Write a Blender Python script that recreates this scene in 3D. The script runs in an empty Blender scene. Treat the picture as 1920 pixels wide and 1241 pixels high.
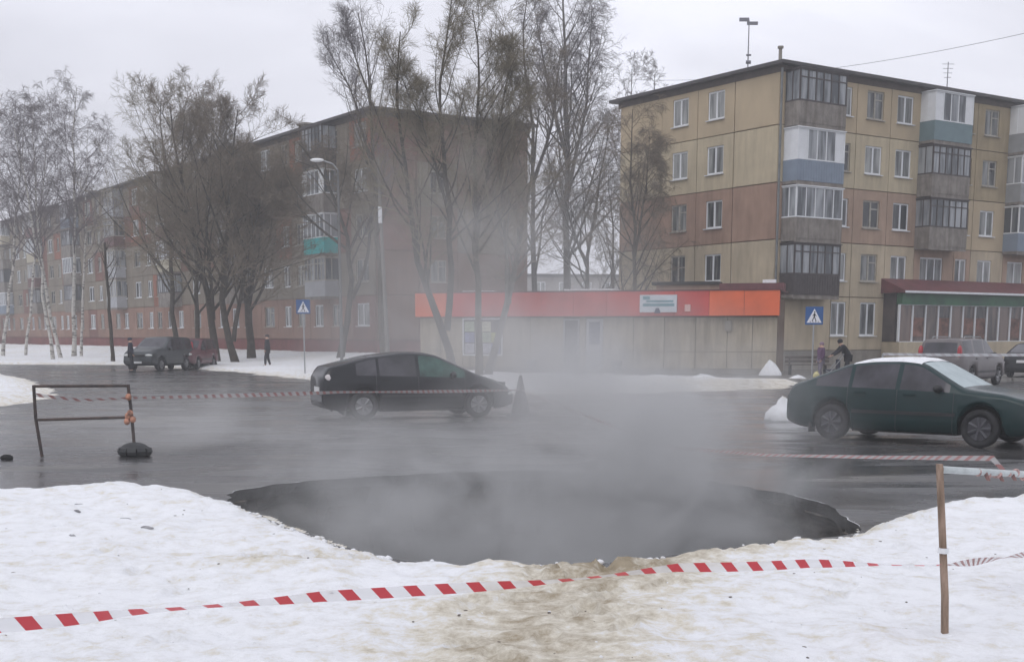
import bpy, bmesh, math, random
import numpy as np
from mathutils import Vector, Matrix

C = bpy.context.scene
COL = C.collection
R = math.radians
random.seed(7)

# ---------------------------------------------------------------- camera, sky, sun, exposure
EYE, PITCH, FPX = 1.85, R(9.0), 2370.0        # eye height, downward pitch, focal length for a 1920 wide frame
cam_d = bpy.data.cameras.new('camera')
cam = bpy.data.objects.new('camera', cam_d); COL.objects.link(cam)
cam.location = (0, 0, EYE)
cam.rotation_euler = (R(90) - PITCH, 0, 0)
cam_d.sensor_width = 36; cam_d.lens = 36 * FPX / 1920
cam_d.shift_y = (1001.4 - 620.5) / 1920
cam_d.clip_end = 3000; cam_d.clip_start = 0.1
C.camera = cam
C.view_settings.view_transform = 'Standard'; C.view_settings.look = 'None'
C.view_settings.exposure = 0.06; C.view_settings.gamma = 1.0; C.view_settings.use_curve_mapping = False
SUN_EL, SUN_ROT = R(48), R(215)
world = bpy.data.worlds.new('World'); C.world = world; world.use_nodes = True
def build_world():
    nt = world.node_tree; N = nt.nodes; L = nt.links; N.clear()
    out = N.new('ShaderNodeOutputWorld'); bg = N.new('ShaderNodeBackground'); bg.inputs['Strength'].default_value = 0.1
    sky = N.new('ShaderNodeTexSky'); sky.sky_type = 'NISHITA'; sky.sun_disc = False
    sky.sun_elevation = SUN_EL; sky.sun_rotation = SUN_ROT; sky.dust_density = 3.0
    tc = N.new('ShaderNodeTexCoord'); mp = N.new('ShaderNodeMapping'); mp.inputs['Scale'].default_value = (1, 1, 3.6)
    mp.inputs['Location'].default_value = (2.6, 1.2, 0.35)
    L.new(tc.outputs['Generated'], mp.inputs['Vector'])
    n1 = N.new('ShaderNodeTexNoise'); n1.inputs['Scale'].default_value = 2.3; n1.inputs['Detail'].default_value = 6
    n1.inputs['Roughness'].default_value = 0.52; n1.inputs['Distortion'].default_value = 0.5
    L.new(mp.outputs[0], n1.inputs['Vector'])
    cr = N.new('ShaderNodeValToRGB')
    cr.color_ramp.elements[0].position = 0.32; cr.color_ramp.elements[0].color = (6.9, 6.95, 7.8, 1)
    cr.color_ramp.elements[1].position = 0.66; cr.color_ramp.elements[1].color = (11.0, 11.1, 12.2, 1)
    L.new(n1.outputs['Fac'], cr.inputs['Fac'])
    mx = N.new('ShaderNodeMix'); mx.data_type = 'RGBA'; mx.inputs['Factor'].default_value = 0.96
    L.new(sky.outputs[0], mx.inputs['A']); L.new(cr.outputs['Color'], mx.inputs['B'])
    L.new(mx.outputs['Result'], bg.inputs['Color']); L.new(bg.outputs[0], out.inputs['Surface'])
build_world()
sun_d = bpy.data.lights.new('sun', 'SUN'); sun_d.energy = 0.6; sun_d.angle = R(40); sun_d.color = (1.0, 0.97, 0.93)
sun = bpy.data.objects.new('sun', sun_d); COL.objects.link(sun)
sd = Vector((math.sin(SUN_ROT) * math.cos(SUN_EL), math.cos(SUN_ROT) * math.cos(SUN_EL), math.sin(SUN_EL)))
sun.rotation_euler = sd.to_track_quat('Z', 'Y').to_euler()
C.cycles.volume_step_rate = 1.0; C.cycles.volume_max_steps = 256; C.cycles.volume_bounces = 1
C.cycles.max_bounces = 6; C.cycles.diffuse_bounces = 3; C.cycles.glossy_bounces = 3; C.cycles.transparent_max_bounces = 12
C.cycles.use_denoising = True

# ---------------------------------------------------------------- places read off the photograph
def phi(py): return PITCH + math.atan((py - 1001.4) / FPX)
def at(px, py, Y):                                   # point at horizontal distance Y
    z = EYE - Y * math.tan(phi(py))
    dep = Y * math.cos(PITCH) + (EYE - z) * math.sin(PITCH)
    return Vector(((px - 960) / FPX * dep, Y, z))
def gr(px, py, z=0.0):                               # point on level z
    return at(px, py, (EYE - z) / math.tan(phi(py)))

# ---------------------------------------------------------------- materials
MATS = {}
def mat(name, col=(.5, .5, .5), rough=.8, var=.15, scale=3.0, bump=0.0, bscale=None, metal=0.0, col2=None, stretch=(1, 1, 1), spec=.5, detail=5, lo=.35, hi=.65, streak=0):
    if name in MATS: return MATS[name]
    m = bpy.data.materials.new(name); m.use_nodes = True; MATS[name] = m
    nt = m.node_tree; N = nt.nodes; L = nt.links; b = N['Principled BSDF']
    b.inputs['Roughness'].default_value = rough; b.inputs['Metallic'].default_value = metal
    b.inputs['Specular IOR Level'].default_value = spec
    geo = N.new('ShaderNodeNewGeometry'); mp = N.new('ShaderNodeMapping'); mp.inputs['Scale'].default_value = stretch
    L.new(geo.outputs['Position'], mp.inputs['Vector'])
    n = N.new('ShaderNodeTexNoise'); n.inputs['Scale'].default_value = scale; n.inputs['Detail'].default_value = detail
    n.inputs['Roughness'].default_value = .6
    L.new(mp.outputs[0], n.inputs['Vector'])
    r = N.new('ShaderNodeValToRGB'); r.color_ramp.elements[0].position = lo; r.color_ramp.elements[1].position = hi
    c2 = col2 if col2 else tuple(min(1, c * (1 + var)) for c in col)
    c1 = col if col2 else tuple(c * (1 - var) for c in col)
    r.color_ramp.elements[0].color = (*c1, 1); r.color_ramp.elements[1].color = (*c2, 1)
    L.new(n.outputs['Fac'], r.inputs['Fac']); L.new(r.outputs['Color'], b.inputs['Base Color'])
    if streak:
        ms = N.new('ShaderNodeMapping'); ms.inputs['Scale'].default_value = (2.2, 2.2, .28); L.new(geo.outputs['Position'], ms.inputs['Vector'])
        ns = N.new('ShaderNodeTexNoise'); ns.inputs['Scale'].default_value = 1.6; ns.inputs['Detail'].default_value = 7; ns.inputs['Roughness'].default_value = .65; L.new(ms.outputs[0], ns.inputs['Vector'])
        rs = N.new('ShaderNodeValToRGB'); rs.color_ramp.elements[0].position = .34; rs.color_ramp.elements[1].position = .58
        rs.color_ramp.elements[0].color = (.66, .63, .60, 1); rs.color_ramp.elements[1].color = (1.06, 1.05, 1.04, 1); L.new(ns.outputs['Fac'], rs.inputs['Fac'])
        mu = N.new('ShaderNodeMix'); mu.data_type = 'RGBA'; mu.blend_type = 'MULTIPLY'; mu.inputs['Factor'].default_value = streak
        L.new(r.outputs['Color'], mu.inputs['A']); L.new(rs.outputs['Color'], mu.inputs['B']); L.new(mu.outputs['Result'], b.inputs['Base Color'])
    if bump:
        n2 = N.new('ShaderNodeTexNoise'); n2.inputs['Scale'].default_value = bscale or scale * 6; n2.inputs['Detail'].default_value = 4
        L.new(mp.outputs[0], n2.inputs['Vector'])
        bp = N.new('ShaderNodeBump'); bp.inputs['Strength'].default_value = bump; bp.inputs['Distance'].default_value = .03
        L.new(n2.outputs['Fac'], bp.inputs['Height']); L.new(bp.outputs[0], b.inputs['Normal'])
    return m

def asphalt_mat():
    m = bpy.data.materials.new('wet_asphalt'); m.use_nodes = True
    nt = m.node_tree; N = nt.nodes; L = nt.links; b = N['Principled BSDF']
    geo = N.new('ShaderNodeNewGeometry')
    def noise(s, det=5, st=(1, 1, 1), dist=0):
        mp = N.new('ShaderNodeMapping'); mp.inputs['Scale'].default_value = st; L.new(geo.outputs['Position'], mp.inputs['Vector'])
        n = N.new('ShaderNodeTexNoise'); n.inputs['Scale'].default_value = s; n.inputs['Detail'].default_value = det
        n.inputs['Distortion'].default_value = dist
        L.new(mp.outputs[0], n.inputs['Vector']); return n.outputs['Fac']
    def ramp(f, p0, p1, c0, c1):
        r = N.new('ShaderNodeValToRGB'); r.color_ramp.elements[0].position = p0; r.color_ramp.elements[1].position = p1
        r.color_ramp.elements[0].color = (*c0, 1); r.color_ramp.elements[1].color = (*c1, 1); L.new(f, r.inputs['Fac']); return r.outputs['Color']
    def mix(f, a, c):
        x = N.new('ShaderNodeMix'); x.data_type = 'RGBA'; L.new(f, x.inputs['Factor']); L.new(a, x.inputs['A']); L.new(c, x.inputs['B']); return x.outputs['Result']
    base = ramp(noise(1.1, 8), .3, .7, (.050, .050, .053), (.082, .080, .080))
    grit = ramp(noise(60, 3), .3, .75, (.045, .045, .048), (.105, .10, .098))
    c = N.new('ShaderNodeMix'); c.data_type = 'RGBA'; c.inputs['Factor'].default_value = .45
    L.new(base, c.inputs['A']); L.new(grit, c.inputs['B'])
    slush = ramp(noise(.16, 6, (1, 2.2, 1), 1.0), .56, .72, (0, 0, 0), (.55, .55, .55))
    sc = ramp(noise(5, 5), .3, .7, (.15, .13, .10), (.24, .22, .19))
    L.new(mix(slush, c.outputs['Result'], sc), b.inputs['Base Color'])
    L.new(ramp(noise(.35, 6, (1, 2.5, 1), .6), .40, .62, (.10,) * 3, (.42,) * 3), b.inputs['Roughness'])
    bp = N.new('ShaderNodeBump'); bp.inputs['Strength'].default_value = .35; bp.inputs['Distance'].default_value = .012
    L.new(noise(22, 4), bp.inputs['Height']); L.new(bp.outputs[0], b.inputs['Normal'])
    return m
M_ASPH = asphalt_mat()

def snow_mat():
    m = bpy.data.materials.new('trodden_snow'); m.use_nodes = True
    nt = m.node_tree; N = nt.nodes; L = nt.links; b = N['Principled BSDF']
    b.inputs['Roughness'].default_value = .75; b.inputs['Specular IOR Level'].default_value = .25
    geo = N.new('ShaderNodeNewGeometry'); at_ = N.new('ShaderNodeAttribute'); at_.attribute_name = 'dirt'
    n = N.new('ShaderNodeTexNoise'); n.inputs['Scale'].default_value = 5.5; n.inputs['Detail'].default_value = 10; n.inputs['Roughness'].default_value = .74
    L.new(geo.outputs['Position'], n.inputs['Vector'])
    a = N.new('ShaderNodeMath'); a.operation = 'MULTIPLY_ADD'; a.inputs[1].default_value = 2.3; a.inputs[2].default_value = -1.1; L.new(n.outputs['Fac'], a.inputs[0])
    s = N.new('ShaderNodeMath'); s.operation = 'ADD'; s.use_clamp = True; L.new(a.outputs[0], s.inputs[0]); L.new(at_.outputs['Fac'], s.inputs[1])
    r = N.new('ShaderNodeValToRGB'); e = r.color_ramp.elements
    e[0].position = .0; e[0].color = (.90, .915, .935, 1); e[1].position = 1; e[1].color = (.36, .30, .21, 1)
    q = e.new(.22); q.color = (.83, .84, .85, 1); q = e.new(.5); q.color = (.72, .68, .58, 1)
    L.new(s.outputs[0], r.inputs['Fac']); L.new(r.outputs['Color'], b.inputs['Base Color'])
    n2 = N.new('ShaderNodeTexNoise'); n2.inputs['Scale'].default_value = 17; n2.inputs['Detail'].default_value = 9; n2.inputs['Roughness'].default_value = .72; L.new(geo.outputs['Position'], n2.inputs['Vector'])
    bp = N.new('ShaderNodeBump'); bp.inputs['Strength'].default_value = .7; bp.inputs['Distance'].default_value = .035
    L.new(n2.outputs['Fac'], bp.inputs['Height']); L.new(bp.outputs[0], b.inputs['Normal'])
    return m
M_SNOW = snow_mat()

def glass_mat(name, dark, light, rough=.08):
    m = bpy.data.materials.new(name); m.use_nodes = True
    nt = m.node_tree; N = nt.nodes; L = nt.links; b = N['Principled BSDF']
    oi = N.new('ShaderNodeObjectInfo'); geo = N.new('ShaderNodeNewGeometry')
    w = N.new('ShaderNodeTexNoise'); w.inputs['Scale'].default_value = 1.5; w.inputs['Detail'].default_value = 2
    mp = N.new('ShaderNodeMapping'); mp.inputs['Scale'].default_value = (2.2, 2.2, .35); L.new(geo.outputs['Position'], mp.inputs['Vector']); L.new(mp.outputs[0], w.inputs['Vector'])
    ad = N.new('ShaderNodeMath'); ad.operation = 'MULTIPLY_ADD'; ad.inputs[1].default_value = .45; L.new(oi.outputs['Random'], ad.inputs[0]); L.new(w.outputs['Fac'], ad.inputs[2])
    r = N.new('ShaderNodeValToRGB'); r.color_ramp.elements[0].position = .55; r.color_ramp.elements[1].position = .92
    r.color_ramp.elements[0].color = (*dark, 1); r.color_ramp.elements[1].color = (*light, 1)
    L.new(ad.outputs[0], r.inputs['Fac']); L.new(r.outputs['Color'], b.inputs['Base Color'])
    b.inputs['Roughness'].default_value = rough; b.inputs['Specular IOR Level'].default_value = .6
    return m
M_GLASS = glass_mat('curtained_glass', (.022, .026, .03), (.30, .31, .30))
M_SHOPGLASS = glass_mat('shop_glass', (.02, .018, .018), (.16, .11, .09))
M_BALGLASS = glass_mat('balcony_glass', (.05, .06, .07), (.34, .36, .38))

# ---------------------------------------------------------------- object helpers
def tag(o, label=None, cat=None, group=None, kind=None):
    if label: o['label'] = label
    if cat: o['category'] = cat
    if group: o['group'] = group
    if kind: o['kind'] = kind
    return o
def empty(name, loc=(0, 0, 0), rz=0, **k):
    o = bpy.data.objects.new(name, None); COL.objects.link(o); o.location = loc; o.rotation_euler = (0, 0, rz); o.empty_display_size = .3
    return tag(o, **k)
def link(name, me, parent=None, loc=(0, 0, 0), rz=0, rot=None, **k):
    o = bpy.data.objects.new(name, me); COL.objects.link(o); o.location = loc
    o.rotation_euler = rot if rot else (0, 0, rz)
    if parent: o.parent = parent
    return tag(o, **k)
class MB:
    """collects shapes for one mesh; each face keeps a material slot"""
    def __init__(s): s.v = []; s.f = []; s.m = []
    def add(s, vs, fs, mi=0):
        o = len(s.v); s.v += [tuple(v) for v in vs]; s.f += [tuple(i + o for i in f) for f in fs]; s.m += [mi] * len(fs); return s
    def box(s, x0, x1, y0, y1, z0, z1, mi=0):
        v = [(x, y, z) for z in (z0, z1) for y in (y0, y1) for x in (x0, x1)]
        return s.add(v, [(0, 2, 3, 1), (4, 5, 7, 6), (0, 1, 5, 4), (2, 6, 7, 3), (0, 4, 6, 2), (1, 3, 7, 5)], mi)
    def tube(s, p, q, r, r2=None, n=8, mi=0, cap=True):
        p = Vector(p); q = Vector(q); r2 = r if r2 is None else r2; d = (q - p).normalized()
        a = d.orthogonal().normalized(); b = d.cross(a); o = []
        for c, rr in ((p, r), (q, r2)):
            for i in range(n):
                t = 2 * math.pi * i / n; o.append(c + a * (math.cos(t) * rr) + b * (math.sin(t) * rr))
        fs = [(i, (i + 1) % n, n + (i + 1) % n, n + i) for i in range(n)]
        if cap: fs += [tuple(range(n))[::-1], tuple(range(n, 2 * n))]
        return s.add(o, fs, mi)
    def path(s, pts, r, n=6, mi=0):
        for a, b in zip(pts[:-1], pts[1:]): s.tube(a, b, r, n=n, mi=mi)
        return s
    def poly(s, pts, z0, z1, mi=0):                # prism over an xy outline (ccw)
        n = len(pts)
        v = [(x, y, z0) for x, y in pts] + [(x, y, z1) for x, y in pts]
        return s.add(v, [(i, (i + 1) % n, n + (i + 1) % n, n + i) for i in range(n)] + [tuple(range(n))[::-1], tuple(range(n, 2 * n))], mi)
    def mesh(s, name, mats, smooth=False):
        me = bpy.data.meshes.new(name); me.from_pydata(s.v, [], s.f)
        for m in (mats if isinstance(mats, (list, tuple)) else [mats]): me.materials.append(m)
        me.polygons.foreach_set('material_index', s.m)
        if smooth: me.polygons.foreach_set('use_smooth', [True] * len(s.f))
        me.update(); return me
    def build(s, name, mats, parent=None, loc=(0, 0, 0), rz=0, smooth=False, **k):
        return link(name, s.mesh(name, mats, smooth), parent, loc, rz, **k)

# value noise for relief
_rng = np.random.default_rng(11)
_PERM = _rng.random((256, 256))
def vnoise(x, y, f):
    x = x * f; y = y * f; xi = np.floor(x).astype(int); yi = np.floor(y).astype(int); u = x - xi; v = y - yi
    u = u * u * (3 - 2 * u); v = v * v * (3 - 2 * v); g = lambda a, b: _PERM[a % 256, b % 256]
    return (g(xi, yi) * (1 - u) + g(xi + 1, yi) * u) * (1 - v) + (g(xi, yi + 1) * (1 - u) + g(xi + 1, yi + 1) * u) * v
def fbm(x, y, f, o=4):
    s = 0; a = .5
    for i in range(o): s = s + a * (vnoise(x + 17 * i, y + 5 * i, f) - .5); f *= 2.1; a *= .5
    return s
def sstep(t): t = np.clip(t, 0, 1); return t * t * (3 - 2 * t)
def sdist(px, py, poly):
    """positive inside"""
    d = np.full(px.shape, 1e9); ins = np.zeros(px.shape, bool); n = len(poly)
    for i in range(n):
        x0, y0 = poly[i]; x1, y1 = poly[(i + 1) % n]
        dx, dy = x1 - x0, y1 - y0; L2 = dx * dx + dy * dy + 1e-12
        t = np.clip(((px - x0) * dx + (py - y0) * dy) / L2, 0, 1)
        d = np.minimum(d, np.hypot(px - x0 - t * dx, py - y0 - t * dy))
        c = ((y0 > py) != (y1 > py)) & (px < (x1 - x0) * (py - y0) / (y1 - y0 + 1e-12) + x0)
        ins ^= c
    return np.where(ins, d, -d)

# the left block stands on ground half a metre higher than the road
LB = Vector((-8.43, 80.0)); ANG = R(34.3); UX = (math.cos(ANG), math.sin(ANG)); UY = (-math.sin(ANG), math.cos(ANG))
def rise(x, y):
    s = -((x - LB.x) * UX[0] + (y - LB.y) * UX[1])
    z = .5 * (1 - sstep((s - 2) / 11.0))
    return z * (1 - sstep((x + 6) / 7.0))
def rise1(x, y): return float(rise(np.array([x]), np.array([y]))[0])

# ---------------------------------------------------------------- pit outline, road
near_px = [(412, 931), (480, 948), (545, 974), (640, 1010), (760, 1038), (900, 1050), (1100, 1050), (1250, 1034), (1400, 1014), (1520, 1003), (1612, 990)]
far_px = [(1590, 966), (1545, 944), (1480, 925), (1350, 905), (1200, 890), (1050, 884), (900, 884), (760, 889), (620, 897), (500, 908), (450, 917)]
PIT = []
for i_, p in enumerate(near_px): g = gr(p[0], p[1] + (14 if i_ < 6 else 9), 0.0); PIT.append((g.x, g.y))
for p in far_px: g = gr(*p); PIT.append((g.x, g.y))
PC = (sum(p[0] for p in PIT) / len(PIT), sum(p[1] for p in PIT) / len(PIT))
def ring_outline(n=220, jag=.05):
    pts = []; m = len(PIT); per = []
    for i in range(m):
        a = Vector(PIT[i]); b = Vector(PIT[(i + 1) % m]); per.append((b - a).length)
    T = sum(per); out = []
    for k in range(n):
        s = T * k / n; i = 0
        while s > per[i]: s -= per[i]; i += 1
        p = Vector(PIT[i]).lerp(Vector(PIT[(i + 1) % m]), s / per[i]); out.append(p)
    sm = [(out[i - 2] + out[i - 1] + out[i] + out[(i + 1) % n] + out[(i + 2) % n]) / 5 for i in range(n)]
    res = []
    for p in sm:
        d = Vector((p.x - PC[0], p.y - PC[1])); j = 1 + jag * float(fbm(np.array([p.x]), np.array([p.y]), 2.6, 5)[0]) * 1.5
        res.append((PC[0] + d.x * j, PC[1] + d.y * j))
    return res
OUT = ring_outline()
def build_road():
    n = len(OUT); b = MB(); S = [1, 1.03, 1.12, 1.25, 1.5, 2, 3, 5, 9, 18, 45, 120, 330]
    vs = []
    for s in S:
        for (x, y) in OUT:
            dx, dy = x - PC[0], y - PC[1]
            if s > 5: l = math.hypot(dx, dy); k = 3.2 / l; w = min(1, (s - 5) / 13); dx *= (1 - w) + w * k; dy *= (1 - w) + w * k
            vs.append((PC[0] + dx * s, PC[1] + dy * s, 0))
    fs = [(k * n + i, (k + 1) * n + i, (k + 1) * n + (i + 1) % n, k * n + (i + 1) % n) for k in range(len(S) - 1) for i in range(n)]
    b.add(vs, [f[::-1] for f in fs]); b.build('road', M_ASPH, kind='structure')
    # broken edge and earth wall of the pit
    w = MB(); lev = [(0, 1.0, 0), (-.05, .998, 0), (-.13, 1.0, 0), (-.14, 1.03, 1), (-.35, 1.06, 1), (-.6, 1.03, 1), (-.9, 1.0, 1), (-1.3, .97, 1), (-1.7, .93, 1)]
    vs = []
    for k, (z, s, _) in enumerate(lev):
        for i, (x, y) in enumerate(OUT):
            dx, dy = x - PC[0], y - PC[1]; a = float(vnoise(np.array([i * .31 + 40]), np.array([z * 6.0 + 9]), 1.0)[0]) - .5
            q = s + (a * .10 if k > 2 else a * .012)
            vs.append((PC[0] + dx * q, PC[1] + dy * q, z + (a * .06 if k > 3 else 0)))
    for k in range(len(lev) - 1):
        w.add([], [])
        for i in range(n):
            w.f.append((k * n + i, k * n + (i + 1) % n, (k + 1) * n + (i + 1) % n, (k + 1) * n + i)); w.m.append(lev[k + 1][2])
    w.v = vs
    w.build('pit_wall', [mat('cut_asphalt', (.035, .034, .033), .85, .4, 9, .6), mat('wet_earth', (.028, .024, .02), .8, .5, 3, .9, 9, col2=(.11, .09, .07), stretch=(1, 1, 3.5))], kind='structure')
    p = MB(); p.add([(x * 1.05 - PC[0] * .05, y * 1.05 - PC[1] * .05, -1.35) for x, y in OUT], [tuple(range(n))])
    p.build('water', mat('pit_water', (.03, .035, .035), .08, .3, 1.2, .15, 5), kind='structure')
build_road()

# ---------------------------------------------------------------- snow
def snow_patch(name, poly, H, w, res, box=None, edge=.5, rough=.05, zb=None, dirt=None, far=0, label=None, bias=0, press=None):
    xs = [p[0] for p in poly]; ys = [p[1] for p in poly]
    x0, x1, y0, y1 = box or (min(xs) - 1, max(xs) + 1, min(ys) - 1, max(ys) + 1)
    nx = int((x1 - x0) / res) + 1; ny = int((y1 - y0) / res) + 1
    X, Y = np.meshgrid(np.linspace(x0, x1, nx), np.linspace(y0, y1, ny), indexing='ij')
    d = bias + sdist(X, Y, poly) + edge * fbm(X, Y, 1.1 / max(edge, .2), 4) + min(edge, .3) * .35 * fbm(X + 50, Y, 7, 2)
    h = H * sstep(d / w)
    soft = sstep(d / (w * .6))
    Z = -.03 + h + (soft * rough) * (fbm(X, Y, 1.3, 5) * 2.0) + soft * rough * .55 * fbm(X, Y, 5, 4) + soft * min(rough, .07) * .45 * np.abs(fbm(X + 9, Y, 11, 3)) + .03 * sstep(d / .15)
    if zb is not None: Z = Z + zb(X, Y)
    if press is not None: Z = Z + press(X, Y)
    keep = d > -.04
    dr = np.clip(.42 * (1 - sstep(d / (w * 1.1))), 0, 1)
    if dirt is not None: dr = np.maximum(dr, dirt(X, Y))
    idx = np.arange(nx * ny).reshape(nx, ny)
    fk = keep[:-1, :-1] | keep[1:, :-1] | keep[:-1, 1:] | keep[1:, 1:]
    F = np.stack([idx[:-1, :-1][fk], idx[1:, :-1][fk], idx[1:, 1:][fk], idx[:-1, 1:][fk]], 1)
    used = np.unique(F); mp = np.full(nx * ny, -1); mp[used] = np.arange(len(used))
    V = np.stack([X.ravel()[used], Y.ravel()[used], Z.ravel()[used]], 1)
    me = bpy.data.meshes.new(name); me.from_pydata(V.tolist(), [], mp[F].tolist()); me.materials.append(M_SNOW)
    me.polygons.foreach_set('use_smooth', [True] * len(F))
    a = me.attributes.new('dirt', 'FLOAT', 'POINT'); a.data.foreach_set('value', dr.ravel()[used].astype(np.float32))
    me.update(); o = link(name, me, kind='structure')
    if label: o['label'] = label
    return o
def gp(lst, z=0.0): return [tuple(gr(a, b, z).xy) for a, b in lst]
# foreground bank round the camera
FG = gp([(-260, 913), (0, 914), (150, 909), (290, 912), (400, 927)], .08) + gp([(412, 933), (480, 948), (545, 976), (640, 1012), (760, 1041), (900, 1052), (1100, 1052), (1250, 1037), (1400, 1017), (1520, 1006), (1612, 992)], .10) + \
     gp([(1650, 968), (1720, 948), (1850, 931), (1930, 920), (2250, 905)], .08) + [(9.5, -3), (-9, -3)]
pathline = [tuple(gr(*p).xy) for p in [(900, 1400), (1010, 1200), (1110, 1120), (1220, 1075), (1300, 1045), (1480, 1012)]]
path2 = [tuple(gr(*p).xy) for p in [(500, 1080), (760, 1055), (1000, 1075), (1150, 1095)]]
def pdist(X, Y, line):
    d = np.full(X.shape, 1e9)
    for (x0, y0), (x1, y1) in zip(line[:-1], line[1:]):
        dx, dy = x1 - x0, y1 - y0; t = np.clip(((X - x0) * dx + (Y - y0) * dy) / (dx * dx + dy * dy), 0, 1)
        d = np.minimum(d, np.hypot(X - x0 - t * dx, Y - y0 - t * dy))
    return d
def fgdirt(X, Y):
    a = pdist(X, Y, pathline); b = pdist(X, Y, path2)
    return np.clip(.62 * np.exp(-(a / .75) ** 2) + .30 * np.exp(-(b / .5) ** 2) + .05 + .34 * fbm(X, Y, 1.3, 4), 0, 1)
def footprints(X, Y):
    g = np.random.default_rng(4); Z = 0 * X; spots = []
    for line, n, sp in ((pathline, 60, .30), (path2, 34, .22), ([(-4.5, 12.5), (-2.6, 9.0), (-1.5, 6.0), (-1.0, 4.0)], 16, .12), ([(4.3, 12.5), (3.0, 9.5), (1.5, 7.0), (.9, 4.5)], 16, .12)):
        for i in range(n):
            k = g.integers(0, len(line) - 1); t = g.random(); a = np.array(line[k]); b_ = np.array(line[k + 1]); p = a + (b_ - a) * t + g.normal(0, sp, 2)
            an = math.atan2(*(b_ - a)[::-1]) + g.normal(0, .35); spots.append((p, an, g.uniform(.018, .045)))
    for p, an, dp in spots:
        i0 = np.searchsorted(X[:, 0], p[0] - .4); i1 = np.searchsorted(X[:, 0], p[0] + .4); j0 = np.searchsorted(Y[0], p[1] - .4); j1 = np.searchsorted(Y[0], p[1] + .4)
        if i1 <= i0 or j1 <= j0: continue
        dx = X[i0:i1, j0:j1] - p[0]; dy = Y[i0:i1, j0:j1] - p[1]; u = (dx * math.cos(an) + dy * math.sin(an)) / .155; v = (-dx * math.sin(an) + dy * math.cos(an)) / .065
        q = np.sqrt(u * u + v * v); Z[i0:i1, j0:j1] += -dp * (1 - sstep((q - .7) / .5)) + dp * .35 * np.exp(-((q - 1.35) / .25) ** 2)
    return Z
snow_patch('snow', FG, .14, .5, .042, box=(-7.5, 8.5, 2.5, 17.5), edge=.15, rough=.085, dirt=fgdirt, bias=.10, press=footprints)
# wide verge in front of the left block and the kiosk
VERGE = gp([(-160, 684), (0, 683), (230, 684), (430, 697), (600, 714), (760, 727), (950, 740), (1200, 738), (1478, 728), (1500, 716), (1350, 713), (1180, 707)]) + \
        [(3.0, 56.5), (-4.5, 59.5), (-5.0, 66), (2, 86), (-6, 90), (-70, 165), (-95, 150)]
def vd(X, Y):
    return np.clip(.12 + .5 * fbm(X, Y, .25, 4) + .4 * sstep((X - 3) / 6) * sstep((52 - Y) / 6), 0, 1)
snow_patch('snow', VERGE, .16, 1.2, .42, edge=1.1, rough=.10, zb=rise, dirt=vd)
BANK = gp([(-220, 700), (0, 700), (55, 710), (105, 730), (118, 744), (70, 754), (0, 762), (-220, 775)])
snow_patch('snow', BANK, .30, 2.2, .22, edge=.7, rough=.08, dirt=lambda X, Y: 0 * X + .03)
# earth below the snow and beyond
def far_ground():
    b = MB(); pts = [(1.0, 80), (-8.43 + 0 * UX[0], 80)]
    b.add([(-8.43, 80, .42), (-80, 185, .42), (60, 230, .42), (14, 96, .42)], [(3, 2, 1, 0)])
    return b
far_ground().build('yard_ground', M_SNOW, kind='structure')
# ---------------------------------------------------------------- pavement with kerb by the kiosk
kl = [gr(1130, 711), gr(1500, 716), gr(1700, 716), gr(2100, 714)]
def build_pavement():
    b = MB(); pts = [(p.x, p.y + .15) for p in kl] + [(40, 62), (40, 85), (14.5, 64), (12.9, 61.5), (-4.0, 61)]
    pts = pts + [(-4.5, 58.3), (2.0, 56.8)]
    b.poly(pts, -.05, .10); b.build('pavement', mat('pavement_asphalt', (.10, .095, .09), .5, .3, .9, .4, 12, col2=(.2, .19, .175)), kind='structure')
    k = empty('kerb', (kl[0].x, kl[0].y, 0), 0, label='grey concrete kerb of the pavement before the beige kiosk', cat='kerb')
    me = MB().box(0, .98, 0, .15, -.05, .13).mesh('kerb_stone', mat('kerb_concrete', (.26, .25, .235), .85, .25, 3, .3))
    for a, c in zip(kl[:-1], kl[1:]):
        d = (c - a).xy; L = d.length; an = math.atan2(d.y, d.x); n = int(L)
        for i in range(n):
            p = a.xy.lerp(c.xy, i / n); link('kerb_stone', me, k, (p.x - kl[0].x, p.y - kl[0].y, random.uniform(-.01, .01)), an)
build_pavement()

# ---------------------------------------------------------------- apartment blocks
PAL = {
 'tan': mat('tan_panel', (.46, .37, .245), .9, .10, .7, .2, 20, stretch=(1, 1, .5)), 'cream': mat('cream_panel', (.49, .42, .29), .9, .09, .7, .2, 20, streak=.45),
 'terra': mat('terracotta_panel', (.34, .22, .16), .9, .12, .7, .2, 20, streak=.45), 'pale': mat('pale_panel', (.46, .39, .28), .9, .12, .6, .2, 20, streak=.45),
 'pink': mat('dusty_pink_panel', (.38, .27, .20), .9, .12, .6, .2, 20, streak=.45), 'olive': mat('ochre_grey_panel', (.36, .29, .18), .9, .12, .6, .2, 20, streak=.45),
 'redbrown': mat('red_brown_brick', (.18, .085, .065), .9, .2, .5, .3, 14, streak=.45), 'brown': mat('brown_render', (.21, .125, .09), .9, .16, .45, .3, 14, streak=.45),
 'greybeige': mat('grey_beige_render', (.215, .185, .145), .9, .14, .5, .3, 14, streak=.45), 'brick': mat('orange_brick', (.26, .105, .065), .9, .2, .6, .3, 14, streak=.45),
 'salmon': mat('salmon_render', (.26, .155, .115), .9, .14, .5, .3, 14, streak=.45),
 'plinth_r': mat('dark_red_plinth', (.17, .045, .04), .85, .2, .8, .3, streak=.45), 'plinth_g': mat('grey_plinth', (.24, .22, .19), .85, .2, .8, .3, streak=.45)}
M_JOINT = mat('joint_mortar', (.13, .085, .055), .95, .2, 2)
M_ROOF = mat('dark_roof_sheet', (.045, .04, .042), .6, .2, 1.5)
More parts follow.
